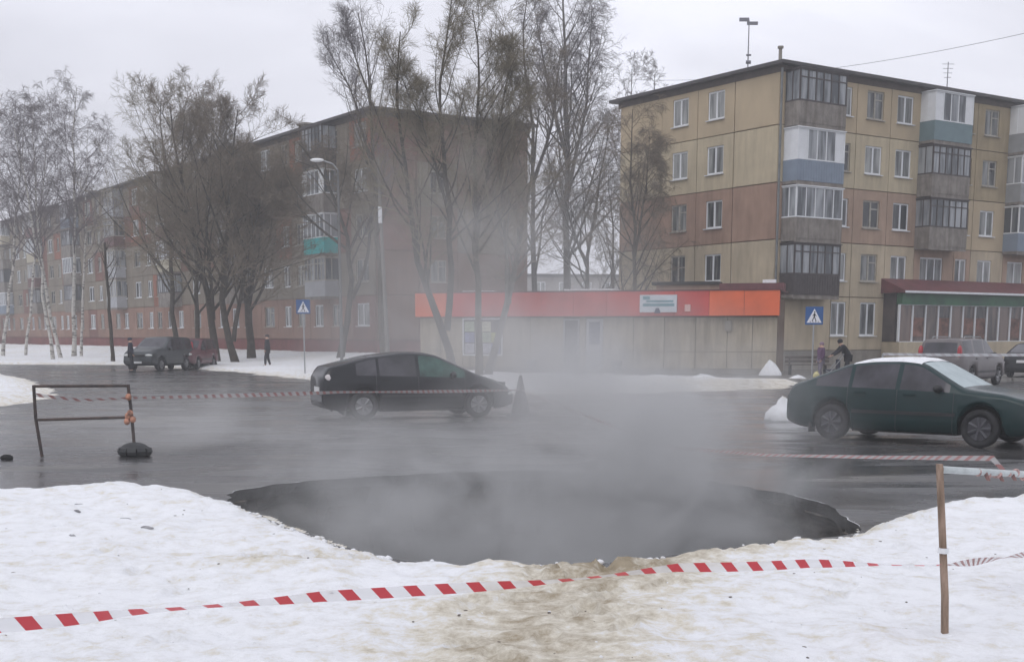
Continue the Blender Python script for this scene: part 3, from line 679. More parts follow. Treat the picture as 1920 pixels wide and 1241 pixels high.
def tree(label, base, paths, r0, seed, bark='brown', twig='brown', limbs=14, limb_ang=45, limb_len=.42, t0=.35, nb=7, nt=7, nf=5, droop=-.02, updir=.10,
         bend=.10, fine=.0075, limb_up=.0, group=None, sub_len=.42, name='bare_tree', taper=.12, leafy=0):
    """paths: list of polylines (world offsets from the base), each a leader; (pts, radius at its foot)"""
    g = np.random.default_rng(seed); root = empty(name, base, 0, label=label, cat='tree', group=group)
    TP = []; TR = []; parts = []; crown = []
    for pts, rr in paths:
        pts = [Vector(p) for p in pts]; K = 12; L = [0]
        for a, b in zip(pts[:-1], pts[1:]): L.append(L[-1] + (b - a).length)
        P = []
        for i in range(K):
            s = L[-1] * i / (K - 1); j = 0
            while j < len(pts) - 2 and s > L[j + 1]: j += 1
            P.append(tuple(pts[j].lerp(pts[j + 1], (s - L[j]) / (L[j + 1] - L[j]))))
        P = np.array(P); P[1:-1] = (P[:-2] + 2 * P[1:-1] + P[2:]) / 4; P[1:] += g.normal(0, .012 * L[-1] / K * 3, (K - 1, 3)) * np.array([1, 1, .2])
        rad = rr * (np.linspace(1, taper, K)); 
        if rr == paths[0][1]: rad[0] *= 1.2
        parts.append(tubes(P[None], rad[None], 9)); TP.append(P); TR.append(rad)
    TP = np.stack(TP); TR = np.stack(TR)
    p, d, l, r = children(TP, TR, limbs, t0, .98, limb_ang, limb_len, .5, g, .014, flat=.3, up=limb_up)
    P1, R1 = grow(p, d, l, r, 8, bend, updir, g); (crown if bark == 'birch' else parts).append(tubes(P1, R1, 6))
    p, d, l, r = children(P1, R1, nb, .22, .98, 42, sub_len, .55, g, .010)
    P2, R2 = grow(p, d, l, r, 6, bend * 1.2, updir * .5 + droop, g, .3); crown.append(tubes(P2, R2, 4))
    p, d, l, r = children(P2, R2, nt, .15, 1.0, 40, .5, .6, g, fine)
    P3, R3 = grow(p, d, np.maximum(l, .35), r, 5, bend * 1.3, droop * 2, g, .5); crown.append(tubes(P3, R3, 3))
    p, d, l, r = children(P3, R3, nf, .1, 1.0, 38, .62, .7, g, fine * .8)
    P4, R4 = grow(p, d, np.maximum(l, .26), r, 3, bend * 1.3, droop * 3, g, .6); crown.append(tubes(P4, R4, 3))
    link('trunk', mesh_np('trunk', parts, BARK[bark]), root); link('crown', mesh_np('crown', crown, TWIG[twig]), root)
    return root
def base_at(px, Y, z=None):
    p = at(px, 626, Y); x = p.x; return (x, Y, (rise1(x, Y) + .08 if z is None else z))
def off(b, px, py, Y=None):                        # offset from a base to a point seen at px,py
    q = at(px, py, Y or b[1]); return (q.x - b[0], q.y - b[1], q.z - b[2])
Z0 = (0, 0, -.15)
# birches on the far left verge
gB = 'bare birches on the left verge'
def simple(label, px, Y, top, seed, r, mids=(), **k):
    b = base_at(px, Y); pts = [Z0] + [off(b, *m) for m in mids] + [off(b, *top)]
    return tree(label, b, [(pts, r)], r, seed, **k)
BK = dict(bark='birch', twig='purple', limbs=28, limb_ang=42, limb_len=.27, nb=6, nt=5, nf=4, droop=-.05, updir=.05, t0=.38, group=gB, fine=.009)
simple('tallest birch with a straight white trunk on the left verge', 136, 95, (141, 165), 1, .17, **BK)
simple('white birch bending left beside the tallest birch', 112, 90, (62, 195), 2, .14, ((85, 540), (68, 400)), **BK)
simple('slanting pale birch nearest the left snow bank', 97, 86, (20, 205), 3, .13, ((70, 470),), **BK)
simple('thin white birch close behind the tallest birch', 150, 97, (165, 235), 4, .11, **BK)
simple('leaning birch at the edge of the view', 2, 98, (48, 195), 5, .14, ((30, 430),), **BK)
simple('birch rising past the far roof corner', 45, 104, (95, 200), 51, .12, **BK)
simple('slim dark trunk cut off short near the parked cars', 209, 80, (196, 455), 6, .13, bark='dark', twig='dark', limbs=8, limb_len=.22, t0=.6, nb=3, nt=3, nf=2, taper=.5)
# dense dark maples left of centre
DK = dict(bark='dark', twig='brown', limbs=22, limb_ang=46, limb_len=.44, nb=9, nt=7, nf=5, droop=.0, bend=.08, updir=.07, t0=.18, group='dense dark trees before the long block', fine=.0095)
b = base_at(404, 75); tree('dark tree with twin stems crossing the long block', b, [([Z0, off(b, 392, 560), off(b, 350, 380), off(b, 318, 200)], .24), ([off(b, 400, 600), off(b, 385, 400), off(b, 400, 220)], .13)], .24, 11, **DK)
b = base_at(441, 73); tree('dark tree with a stem slanting left from its foot', b, [([Z0, off(b, 414, 590), off(b, 425, 420), off(b, 445, 205)], .22), ([off(b, 438, 640), off(b, 455, 520), off(b, 500, 320)], .14)], .22, 12, **DK)
b = base_at(470, 77); tree('thick dark trunk standing right of the slanted stem', b, [([Z0, off(b, 462, 560), off(b, 440, 420), off(b, 400, 280)], .26), ([off(b, 465, 600), off(b, 480, 450), off(b, 530, 330)], .14)], .26, 13, **DK)
simple('bushy brown tree before the middle of the long block', 330, 88, (300, 190), 14, .2, **{**DK, 'twig': 'olive'})
simple('tree with a high thin top above the long roof', 372, 84, (355, 215), 15, .18, **{**DK, 'twig': 'olive', 'limb_len': .4})
# tree with the forked trunk in front of the balconies
b = base_at(636, 72); tree('forked dark tree in front of the turquoise balcony', b,
     [([Z0, off(b, 648, 600), off(b, 662, 555), off(b, 652, 440), off(b, 610, 330), off(b, 560, 270)], .21), ([off(b, 660, 560), off(b, 690, 490), off(b, 697, 380), off(b, 660, 330)], .13), ([off(b, 655, 470), off(b, 600, 430), off(b, 520, 350)], .09)],
     .21, 21, bark='dark', twig='brown', limbs=13, limb_len=.42, nb=8, nt=6, nf=5, t0=.38, updir=.08, fine=.009)
# tall pale tree at the corner of the long block
b = base_at(721, 70, .5); tree('tall slim poplar in front of the brown block corner', b,
     [([Z0, off(b, 704, 400), off(b, 698, 190), off(b, 688, 90), off(b, 668, 25)], .19), ([off(b, 702, 330), off(b, 655, 160), off(b, 605, 75)], .09), ([off(b, 699, 200), off(b, 660, 90), off(b, 640, 30)], .07)],
     .19, 22, bark='brown', twig='purple', limbs=20, limb_len=.26, limb_ang=38, nb=6, nt=5, nf=3, t0=.36, updir=.12, droop=.0, bend=.08, fine=.006)
# group in front of the kiosk
b = base_at(853, 51, .1); tree('dark tree forking low beside the kiosk windows', b,
     [([Z0, off(b, 838, 620), off(b, 815, 575), off(b, 783, 525), off(b, 775, 400), off(b, 740, 180), off(b, 752, 60)], .17),
      ([off(b, 838, 620), off(b, 845, 560), off(b, 846, 400), off(b, 820, 200), off(b, 850, -20)], .14), ([off(b, 845, 420), off(b, 800, 250), off(b, 745, 130)], .07)],
     .17, 31, bark='dark', twig='olive', limbs=20, limb_len=.26, limb_ang=42, nb=8, nt=6, nf=5, t0=.24, updir=.10, droop=.0, bend=.08, fine=.0058, group='trees before the kiosk')
b = base_at(898, 52, .12); tree('upright tree rising straight before the kiosk posters', b,
     [([Z0, off(b, 893, 500), off(b, 888, 300), off(b, 905, 120), off(b, 880, 20)], .16), ([off(b, 890, 420), off(b, 930, 250), off(b, 965, 90)], .08)],
     .16, 32, bark='brown', twig='olive', limbs=24, limb_len=.28, limb_ang=44, nb=8, nt=6, nf=5, t0=.26, updir=.10, droop=.0, bend=.08, fine=.0058, group='trees before the kiosk')
b = base_at(912, 53, .12); tree('tree leaning over towards the kiosk door', b,
     [([Z0, off(b, 940, 610), off(b, 955, 560), off(b, 975, 440), off(b, 1000, 320), off(b, 1010, 200)], .17), ([off(b, 955, 570), off(b, 945, 400), off(b, 925, 240)], .09)],
     .17, 33, bark='grey', twig='brown', limbs=18, limb_len=.32, limb_ang=46, nb=8, nt=6, nf=5, t0=.26, updir=.08, droop=.0, bend=.08, fine=.0058, group='trees before the kiosk')
# tall trees in the gap between the blocks
GP = 'tall bare trees in the gap between the blocks'
b = base_at(1062, 96, .4); tree('tallest tree with a pale trunk in the gap', b,
     [([Z0, off(b, 1063, 400), off(b, 1060, 200), off(b, 1055, -60)], .34), ([off(b, 1062, 380), off(b, 1100, 200), off(b, 1110, 10)], .17), ([off(b, 1062, 300), off(b, 1025, 150), off(b, 1000, 0)], .15)],
     .34, 41, bark='grey', twig='purple', limbs=32, limb_len=.27, limb_ang=40, nb=7, nt=6, nf=4, t0=.22, droop=-.03, bend=.08, updir=.08, group=GP, fine=.009)
b = base_at(1001, 90, .4); tree('dark forked tree at the edge of the brown block', b,
     [([Z0, off(b, 1000, 350), off(b, 1000, 230), off(b, 975, 60), off(b, 985, -10)], .24), ([off(b, 1001, 340), off(b, 1035, 240), off(b, 1050, 100)], .14)],
     .24, 42, bark='dark', twig='brown', limbs=24, limb_len=.30, limb_ang=44, nb=7, nt=6, nf=4, t0=.22, droop=-.02, bend=.08, updir=.08, group=GP, fine=.008)
b = base_at(1100, 88, .3); tree('low spreading tree in the gap', b, [([Z0, off(b, 1100, 480), off(b, 1120, 380), off(b, 1140, 250)], .2), ([off(b, 1100, 500), off(b, 1070, 420), off(b, 1050, 330)], .12)],
     .2, 43, bark='dark', twig='grey', limbs=20, limb_len=.44, limb_ang=52, nb=7, nt=6, nf=4, t0=.15, droop=-.02, bend=.08, group=GP, fine=.009)
simple('thin distant tree above the edge of the ochre block', 1178, 105, (1185, 130), 44, .17, bark='dark', twig='purple', limbs=16, limb_len=.22, nb=6, nt=6, nf=4, t0=.5, group=GP, fine=.013)
simple('second thin tree above the ochre block roof', 1225, 112, (1228, 140), 45, .17, bark='dark', twig='purple', limbs=14, limb_len=.2, nb=6, nt=5, nf=4, t0=.6, group=GP, fine=.013)
# drooping tree against the right block
b = base_at(1190, 66.5, .1); tree('drooping brown tree against the ochre end wall', b,
     [([Z0, off(b, 1190, 430), off(b, 1180, 300), off(b, 1188, 205)], .14), ([off(b, 1190, 480), off(b, 1212, 350), off(b, 1218, 250)], .08)],
     .14, 46, bark='brown', twig='brown', limbs=26, limb_len=.30, limb_ang=48, nb=7, nt=6, nf=4, t0=.16, droop=-.06, bend=.08, updir=.05, fine=.007)
b = base_at(1150, 72, .2); tree('thin grey tree beside the ochre end wall', b, [([Z0, off(b, 1150, 430), off(b, 1140, 330)], .13)],
     .13, 47, bark='brown', twig='grey', limbs=14, limb_len=.4, limb_ang=44, nb=6, nt=6, nf=4, t0=.3, droop=-.08, fine=.009)
# low far houses behind the gap
fh = empty('apartment_block', (2.0, 175, 0), R(8), label='pale low block far away in the gap between the blocks', cat='building')
MB().box(-6, 34, 0, 12, 0, 9.5).build('wall', mat('far_grey_wall', (.30, .28, .26), .9, .15, .3), fh)
MB().box(-6.5, 34.5, -.5, 12.5, 9.52, 9.9).build('roof', M_ROOF, fh)
wm = window_meshes(1.3, 1.42, 'pvc')
for k in range(3):
    for i in range(12):
        o = link('window', wm[0], fh, (-4.5 + 3.2 * i, -.01, 1.6 + 2.9 * k)); link('pane', wm[1], o)

# ---------------------------------------------------------------- cars
M_TYRE = mat('tyre_rubber', (.022, .022, .024), .8, .3, 8); M_BLACK = mat('black_plastic', (.02, .02, .022), .5, .2, 5)
M_CGLASS = mat('tinted_car_glass', (.045, .043, .052), .05, .5, 1.2, spec=.6); M_UNDER = mat('underbody', (.012, .012, .012), .9, .2, 4)
M_PALESCREEN = mat('pale_windscreen', (.34, .42, .43), .25, .12, 4); M_LAMP = mat('headlight_glass', (.62, .64, .62), .1, .1, 5)  # windscreen has a pale blue-grey colour
M_TAIL = mat('red_tail_light', (.38, .03, .04), .2, .15, 6); M_RIM = mat('wheel_cover', (.26, .26, .27), .4, .2, 6, metal=.5); M_PLATE = mat('number_plate', (.7, .7, .7), .5, .05, 5)
M_CLEART = mat('clear_tail_light', (.62, .58, .58), .15, .1, 6)
def lerp_tab(tab, x):
    if x <= tab[0][0]: return tab[0][1]
    for (a, va), (b_, vb) in zip(tab[:-1], tab[1:]):
        if x <= b_: t = (x - a) / (b_ - a); return va + (vb - va) * t
    return tab[-1][1]
def smooth_tab(tab, x, w=.10): return sum(lerp_tab(tab, x + w * k / 3) * wt for k, wt in ((-3, 1), (-2, 2), (-1, 3), (0, 4), (1, 3), (2, 2), (3, 1))) / 16
def car(name, label, loc, rz, paint, spec, group=None, snow=False, screen=M_CGLASS, rim=M_RIM, tail=M_TAIL):
    L, W, wb, r = spec['L'], spec['W'], spec['wb'], spec['r']; top, belt = spec['top'], spec['belt']
    fx, rx = spec['fx'], spec['fx'] - wb; Ra = r + .055; xf, xr = L / 2, -L / 2
    root = empty(name, loc, rz, label=label, cat=spec.get('cat', 'car'), group=group)
    xs = set(np.round(np.linspace(xr, xf, 60), 3).tolist())
    for c in (fx, rx):
        for k in range(-8, 9): xs.add(round(c + Ra * math.sin(math.pi / 2 * k / 8), 3))
    seams = spec['doors']
    for s in seams: xs |= {round(s - .007, 4), round(s + .007, 4)}
    for a, c in spec['side_win']: xs |= {a, c}
    for e in spec['ws'] + spec['rw']: xs.add(e)
    xs = sorted(xs); xs = [x for i, x in enumerate(xs) if i == 0 or x - xs[i - 1] > .004 or True]
    def hw(x):
        t = abs(2 * x / L); return W / 2 * (1 - .05 * t ** 2 - (.11 if x > 0 else .07) * t ** 9)
    sill = spec.get('sill', .2)
    def zlow(x):
        z = sill + (.10 * max(0, (abs(x) - L / 2 + .45) / .45) ** 2)
        for c in (fx, rx):
            if abs(x - c) < Ra: z = max(z, r + math.sqrt(max(0, Ra * Ra - (x - c) ** 2)) - .0)
        return z
    H = []
    for x in xs:
        w = hw(x); zl = zlow(x); bt = smooth_tab(belt, x); tp = max(smooth_tab(top, x, .12), bt + .02)
        end = max(0, (abs(x) - L / 2 + .16) / .16); tp -= .10 * end ** 2; bt -= .10 * end ** 2
        rail = max(tp - .075, bt + .012); cab = min(1, max(0, (rail - bt) / .35))
        z1 = zl + .05; z2 = max(zl + .07, .42); z3 = max(z2 + .03, bt - .16)
        yb = w * .965; tum = spec.get('tum', .42)
        y6 = yb - (rail - bt) * tum - .01
        sec = [(w * .90, zl), (w * .985, z1), (w, z2), (w * .995, z3), (w * .975, bt - .03), (yb, bt), (y6, rail), (y6 - .035, min(tp - .012, rail + .035)), (y6 * .86 - .03, tp - .012 * (1 - cab) - .018 * cab), (y6 * .45, tp - .003), (0, tp)]
        H.append(sec)
    K = len(H[0]); n = len(xs)
    def pos(i, k, s): y, z = H[i][k]; return (xs[i], s * y, z)
    groups = {}
    def put(key, quad): groups.setdefault(key, []).append(quad)
    for i in range(n - 1):
        xm = (xs[i] + xs[i + 1]) / 2
        for k in range(K - 1):
            for s in (1, -1):
                q = [pos(i, k, s), pos(i + 1, k, s), pos(i + 1, k + 1, s), pos(i, k + 1, s)]
                if s == 1: q = q[::-1]
                key = ('body', 0)
                if k == 5:
                    for j, (a, c) in enumerate(spec['side_win']):
                        if a <= xm <= c and H[i][6][1] - H[i][5][1] > .06: key = ('side_window', (j, s))
                if k in (8, 9):
                    if spec['ws'][0] <= xm <= spec['ws'][1]: key = ('windscreen', 0)
                    if spec['rw'][0] <= xm <= spec['rw'][1]: key = ('rear_window', 0)
                if 0 <= k <= 4:
                    for j in range(len(seams) - 1):
                        if seams[j] + .007 <= xm <= seams[j + 1] - .007: key = ('door', (j, s))
                    for sx in seams:
                        if abs(xm - sx) < .0069: key = ('seam', (sx, s))
                put(key, q)
    for e, i in ((1, n - 1), (-1, 0)):                 # nose and tail caps
        for k in range(K - 1):
            q = [pos(i, k, 1), pos(i, k + 1, 1), pos(i, k + 1, -1), pos(i, k, -1)]
            put(('body', 0), q if e == 1 else q[::-1])
    def build(key, m, nm, push=0, par=root):
        b = MB(); idx = {}
        for q in groups.get(key, []):
            f = []
            for v in q:
                kv = tuple(round(c, 5) for c in v)
                if kv not in idx: idx[kv] = len(b.v); b.v.append(kv)
                f.append(idx[kv])
            f2 = []
            for a in f:
                if a not in f2: f2.append(a)
            if len(f2) > 2: b.f.append(tuple(f2)); b.m.append(0)
        if not b.f: return None
        return b.build(nm, m, par, smooth=True)
    body = build(('body', 0), paint, 'body')
    for key in sorted((k for k in groups if k[0] == 'seam'), key=str): build(key, M_BLACK, 'door_seam')
    for key in sorted((k for k in groups if k[0] in ('side_window', 'door', 'windscreen', 'rear_window')), key=str):
        nm = key[0]; m = paint if nm == 'door' else (screen if nm == 'windscreen' else M_CGLASS)
        if nm == 'side_window' and key[1][0] == 2 and spec.get('green'): m = mat('green_glow_glass', (.03, .075, .062), .08, .5, 3)  # green light seen through this window is painted into the glass
        o = build(key, m, nm)
        if nm == 'door' and o:
            j, s = key[1]; x = seams[j] + .13; z = lerp_tab(belt, x) - .10; y = s * (hw(x) * .985 + .004)
            MB().box(x, x + .2, min(y, y + s * .03), max(y, y + s * .03), z, z + .03).build('handle', paint if spec.get('ph') else M_BLACK, o)
    inner = MB().box(xr + .15, xf - .15, -W / 2 * .74, W / 2 * .74, sill + .03, .78)
    for c in (fx, rx): pass
    inner.build('underbody', M_UNDER, root)
    MB().box(rx + r + .07, fx - r - .07, -W / 2 * .9, W / 2 * .9, sill - .02, sill + .03).build('floor_pan', M_UNDER, root)
    # wheels
    wm = MB(); 
    for cx in (fx, rx):
        for s in (1, -1):
            t = MB(); tw = .2; prof = [(0, r - .06), (.015, r - .012), (.05, r), (tw - .05, r), (tw - .015, r - .012), (tw, r - .06), (tw - .03, r * .62), (.03, r * .62)]
            m_ = 28; vs = []
            for a in range(m_):
                an = 2 * math.pi * a / m_
                for (yy, rr) in prof: vs.append((rr * math.cos(an), s * (yy - tw), rr * math.sin(an)))
            kk = len(prof); fs = []
            for a in range(m_):
                for j in range(kk):
                    f = (a * kk + j, a * kk + (j + 1) % kk, ((a + 1) % m_) * kk + (j + 1) % kk, ((a + 1) % m_) * kk + j); fs.append(f if s == 1 else f[::-1])
            t.add(vs, fs); wo = empty('wheel', (cx, s * (W / 2 - .025), r)); wo.parent = root
            t.build('tyre', M_TYRE, wo, smooth=True)
            rmb = MB(); rmb.tube((0, -s * .05, 0), (0, -s * .04, 0), r * .63, n=24)
            for a in range(7):
                an = 2 * math.pi * a / 7; p0 = (math.cos(an) * r * .12, -s * .022, math.sin(an) * r * .12); p1 = (math.cos(an) * r * .6, -s * .03, math.sin(an) * r * .6); rmb.tube(p0, p1, .028, .035, 6)
            rmb.tube((0, -s * .03, 0), (0, -s * .008, 0), r * .17, n=12)
            rmb.build('rim', rim, wo)
    # lamps, plate, mirrors, bumpers
    zb = spec['lamp_z']
    for s in (1, -1):
        x = xf - .16; y = hw(x) * .80; MB().add(*ellip((xf - .10, s * (hw(xf - .1) * .74), zb), (.13, .20, .075))).build('headlight', M_LAMP, root, smooth=True)
        tz, th = spec['tail']; 
        MB().add(*ellip((xr + spec.get('tx', .10), s * (hw(xr + .1) * .86), tz), (.115, .105 if th < .2 else .085, th))).build('tail_light', tail, root, smooth=True)
        mx = spec['mirror']; mz = lerp_tab(belt, mx) + .06; my = s * (hw(mx) + .03)
        MB().add(*ellip((mx, my, mz), (.07, .11, .075))).build('wing_mirror', M_BLACK if not spec.get('pm') else paint, root, smooth=True)
        MB().box(mx - .02, mx + .02, min(s * (hw(mx) - .05), my), max(s * (hw(mx) - .05), my), mz - .05, mz - .02).build('mirror_arm', M_BLACK, root)
    for s in (1, -1):
        y = hw(0) * .998; MB().box(rx + Ra + .03, fx - Ra - .03, min(s * y, s * (y + .014)), max(s * y, s * (y + .014)), .50, .555).build('side_moulding', M_BLACK, root)
        MB().box(rx - Ra - .05, rx - Ra - .02, s * (W / 2 - .12) - .1, s * (W / 2 - .12) + .1, .12, .30).build('mud_flap', M_BLACK, root)
    bw = hw(xf) * 1.72
    MB().box(xf - .04, xf + .035, -bw / 2, bw / 2, .40, .52).build('bumper', paint if spec.get('pb') else M_BLACK, root)
    MB().box(xf - .02, xf + .02, -.42, .42, zb - .06, zb + .05).build('grille', M_BLACK, root)
    MB().box(xr - .035, xr + .04, -bw / 2, bw / 2, .40, .54).build('bumper', paint if spec.get('pb') else M_BLACK, root)
    MB().box(xf + .036, xf + .045, -.26, .26, .41, .51).build('number_plate', M_PLATE, root)
    MB().box(xr - .018, xr - .002, -.26, .26, .60, .71).build('number_plate', M_PLATE, root)
    if spec.get('rails'):
        for s in (1, -1): MB().path([(-1.5, s * .56, lerp_tab(top, -1.5) + .0), (-1.4, s * .56, lerp_tab(top, -1.4) + .05), (.1, s * .56, lerp_tab(top, .1) + .05), (.25, s * .56, lerp_tab(top, .25) + .0)], .018).build('roof_rail', M_STEELG, root)
    if snow:
        b = MB(); ii = [i for i, x in enumerate(xs) if snow[0] <= x <= snow[1]]; w_ = []
        for i in ii:
            e = min(1, (xs[i] - snow[0]) / .2, (snow[1] - xs[i]) / .2)
            for s, k in [(1, 7), (1, 8), (1, 9), (1, 10), (-1, 9), (-1, 8), (-1, 7)]:
                y, z = H[i][k]; b.v.append((xs[i], s * y, z + (.004 if k == 7 else .03 * max(.1, e) + random.uniform(0, .008))))
        for a in range(len(ii) - 1):
            for c in range(6): b.f.append((a * 7 + c, a * 7 + c + 1, (a + 1) * 7 + c + 1, (a + 1) * 7 + c)[::-1]); b.m.append(0)
        b.build('snow_cover', M_SNOW, root, smooth=True)
    return root
def ellip(c, rad, n=14, m=9):
    v = [(c[0], c[1], c[2] - rad[2])]; f = []
    for j in range(1, m):
        t = -math.pi / 2 + math.pi * j / m
        for i in range(n): a = 2 * math.pi * i / n; v.append((c[0] + rad[0] * math.cos(t) * math.cos(a), c[1] + rad[1] * math.cos(t) * math.sin(a), c[2] + rad[2] * math.sin(t)))
    v.append((c[0], c[1], c[2] + rad[2])); e = len(v) - 1
    for i in range(n): f.append((0, 1 + (i + 1) % n, 1 + i)); f.append((e, e - n + i, e - n + (i + 1) % n))
    for j in range(m - 2):
        for i in range(n): a = 1 + j * n; f.append((a + i, a + (i + 1) % n, a + n + (i + 1) % n, a + n + i))
    return v, f
LIFT = dict(L=4.4, W=1.75, wb=2.62, r=.315, fx=1.32, lamp_z=.64, tx=.17, tail=(.80, .08), mirror=.62, ws=(.22, .98), rw=(-1.92, -1.08), doors=[-1.0, -.10, .88], ph=1, pb=1,
            side_win=[(-1.62, -1.0), (-.93, -.14), (-.06, .80)],
            top=[(-2.3, .86), (-2.15, .98), (-1.95, 1.02), (-1.05, 1.36), (-.6, 1.41), (-.1, 1.42), (.25, 1.385), (1.0, .97), (1.6, .90), (2.1, .78), (2.3, .66)],
            belt=[(-2.3, .80), (-2.0, .95), (0, .92), (1.0, .88), (1.7, .82), (2.15, .68), (2.3, .60)])
HATCH = dict(green=1, L=4.30, W=1.72, wb=2.62, r=.31, fx=1.32, lamp_z=.53, tail=(.90, .12), mirror=.70, ws=(.28, 1.22), rw=(-2.02, -1.15), doors=[-1.02, -.08, .98], ph=1, pb=1, tx=.13,
            side_win=[(-1.45, -1.0), (-.94, -.12), (-.04, 1.0)],
            top=[(-2.17, 1.00), (-2.10, 1.14), (-1.1, 1.38), (-.4, 1.46), (.1, 1.455), (.4, 1.40), (1.3, .98), (1.75, .84), (2.05, .70), (2.17, .6)],
            belt=[(-2.17, .95), (-1.8, .98), (0, .93), (1.0, .89), (1.7, .78), (2.05, .62), (2.17, .55)])
SUV = dict(L=4.55, W=1.78, wb=2.62, r=.34, fx=1.38, lamp_z=.80, tail=(1.22, .24), mirror=.60, ws=(.30, .92), rw=(-2.24, -2.05), doors=[-1.15, -.15, .82], side_win=[(-1.95, -1.22), (-1.08, -.19), (-.11, .74)], tum=.22, sill=.28,
            top=[(-2.27, 1.05), (-2.22, 1.12), (-2.05, 1.62), (-1.9, 1.69), (-.6, 1.72), (.2, 1.69), (.95, 1.18), (1.7, 1.10), (2.15, .98), (2.27, .85)],
            belt=[(-2.27, .98), (-2.0, 1.08), (0, 1.08), (1.0, 1.05), (1.8, .98), (2.2, .85), (2.27, .78)], rails=1, cat='suv', tx=.13)
OLD = dict(SUV, L=4.2, W=1.7, wb=2.4, fx=1.2, rails=0, tail=(.9, .12))
OLD['top'] = [(x * .92, z * .95) for x, z in SUV['top']]; OLD['belt'] = [(x * .92, z * .95) for x, z in SUV['belt']]; OLD['r'] = .31; OLD['cat'] = 'car'
def paint(name, c): 
    m = mat(name, c, .28, .10, 2.2); b_ = m.node_tree.nodes['Principled BSDF']; b_.inputs['Coat Weight'].default_value = .0; b_.inputs['Specular IOR Level'].default_value = .38; b_.inputs['Roughness'].default_value = .2; return m
car('parked_car', 'dark green liftback car with a snowy roof on the wet road', (7.17, 22.2, 0), R(-40.0), paint('dark_green_paint', (.006, .026, .027)), LIFT, snow=(-1.0, .25), screen=M_PALESCREEN, rim=mat('dark_wheel_cover', (.07, .07, .08), .5, .2, 6))
car('passing_car', 'dark grey hatchback half hidden in the steam', (-2.25, 28.6, 0), R(20), paint('dark_grey_paint', (.014, .015, .019)), HATCH, tail=M_CLEART)
car('parked_suv', 'grey brown suv with tall red tail lights before the supermarket', (16.35, 46.3, .0), R(50), paint('grey_brown_paint', (.13, .115, .115)), SUV)
car('parked_car', 'dark car beyond the suv at the supermarket', (21.9, 53.0, .1), R(52), paint('black_paint', (.02, .022, .025)), LIFT)
car('parked_suv', 'dark off-roader facing the road under the trees', (at(288, 690, 64).x, 65.2, 0), R(-103), paint('slate_paint', (.05, .058, .062)), dict(SUV, rails=0))
car('parked_car', 'dull red car standing beside the dark off-roader', (at(346, 690, 67).x, 68.6, 0), R(-96), paint('dull_red_paint', (.14, .06, .07)), OLD)

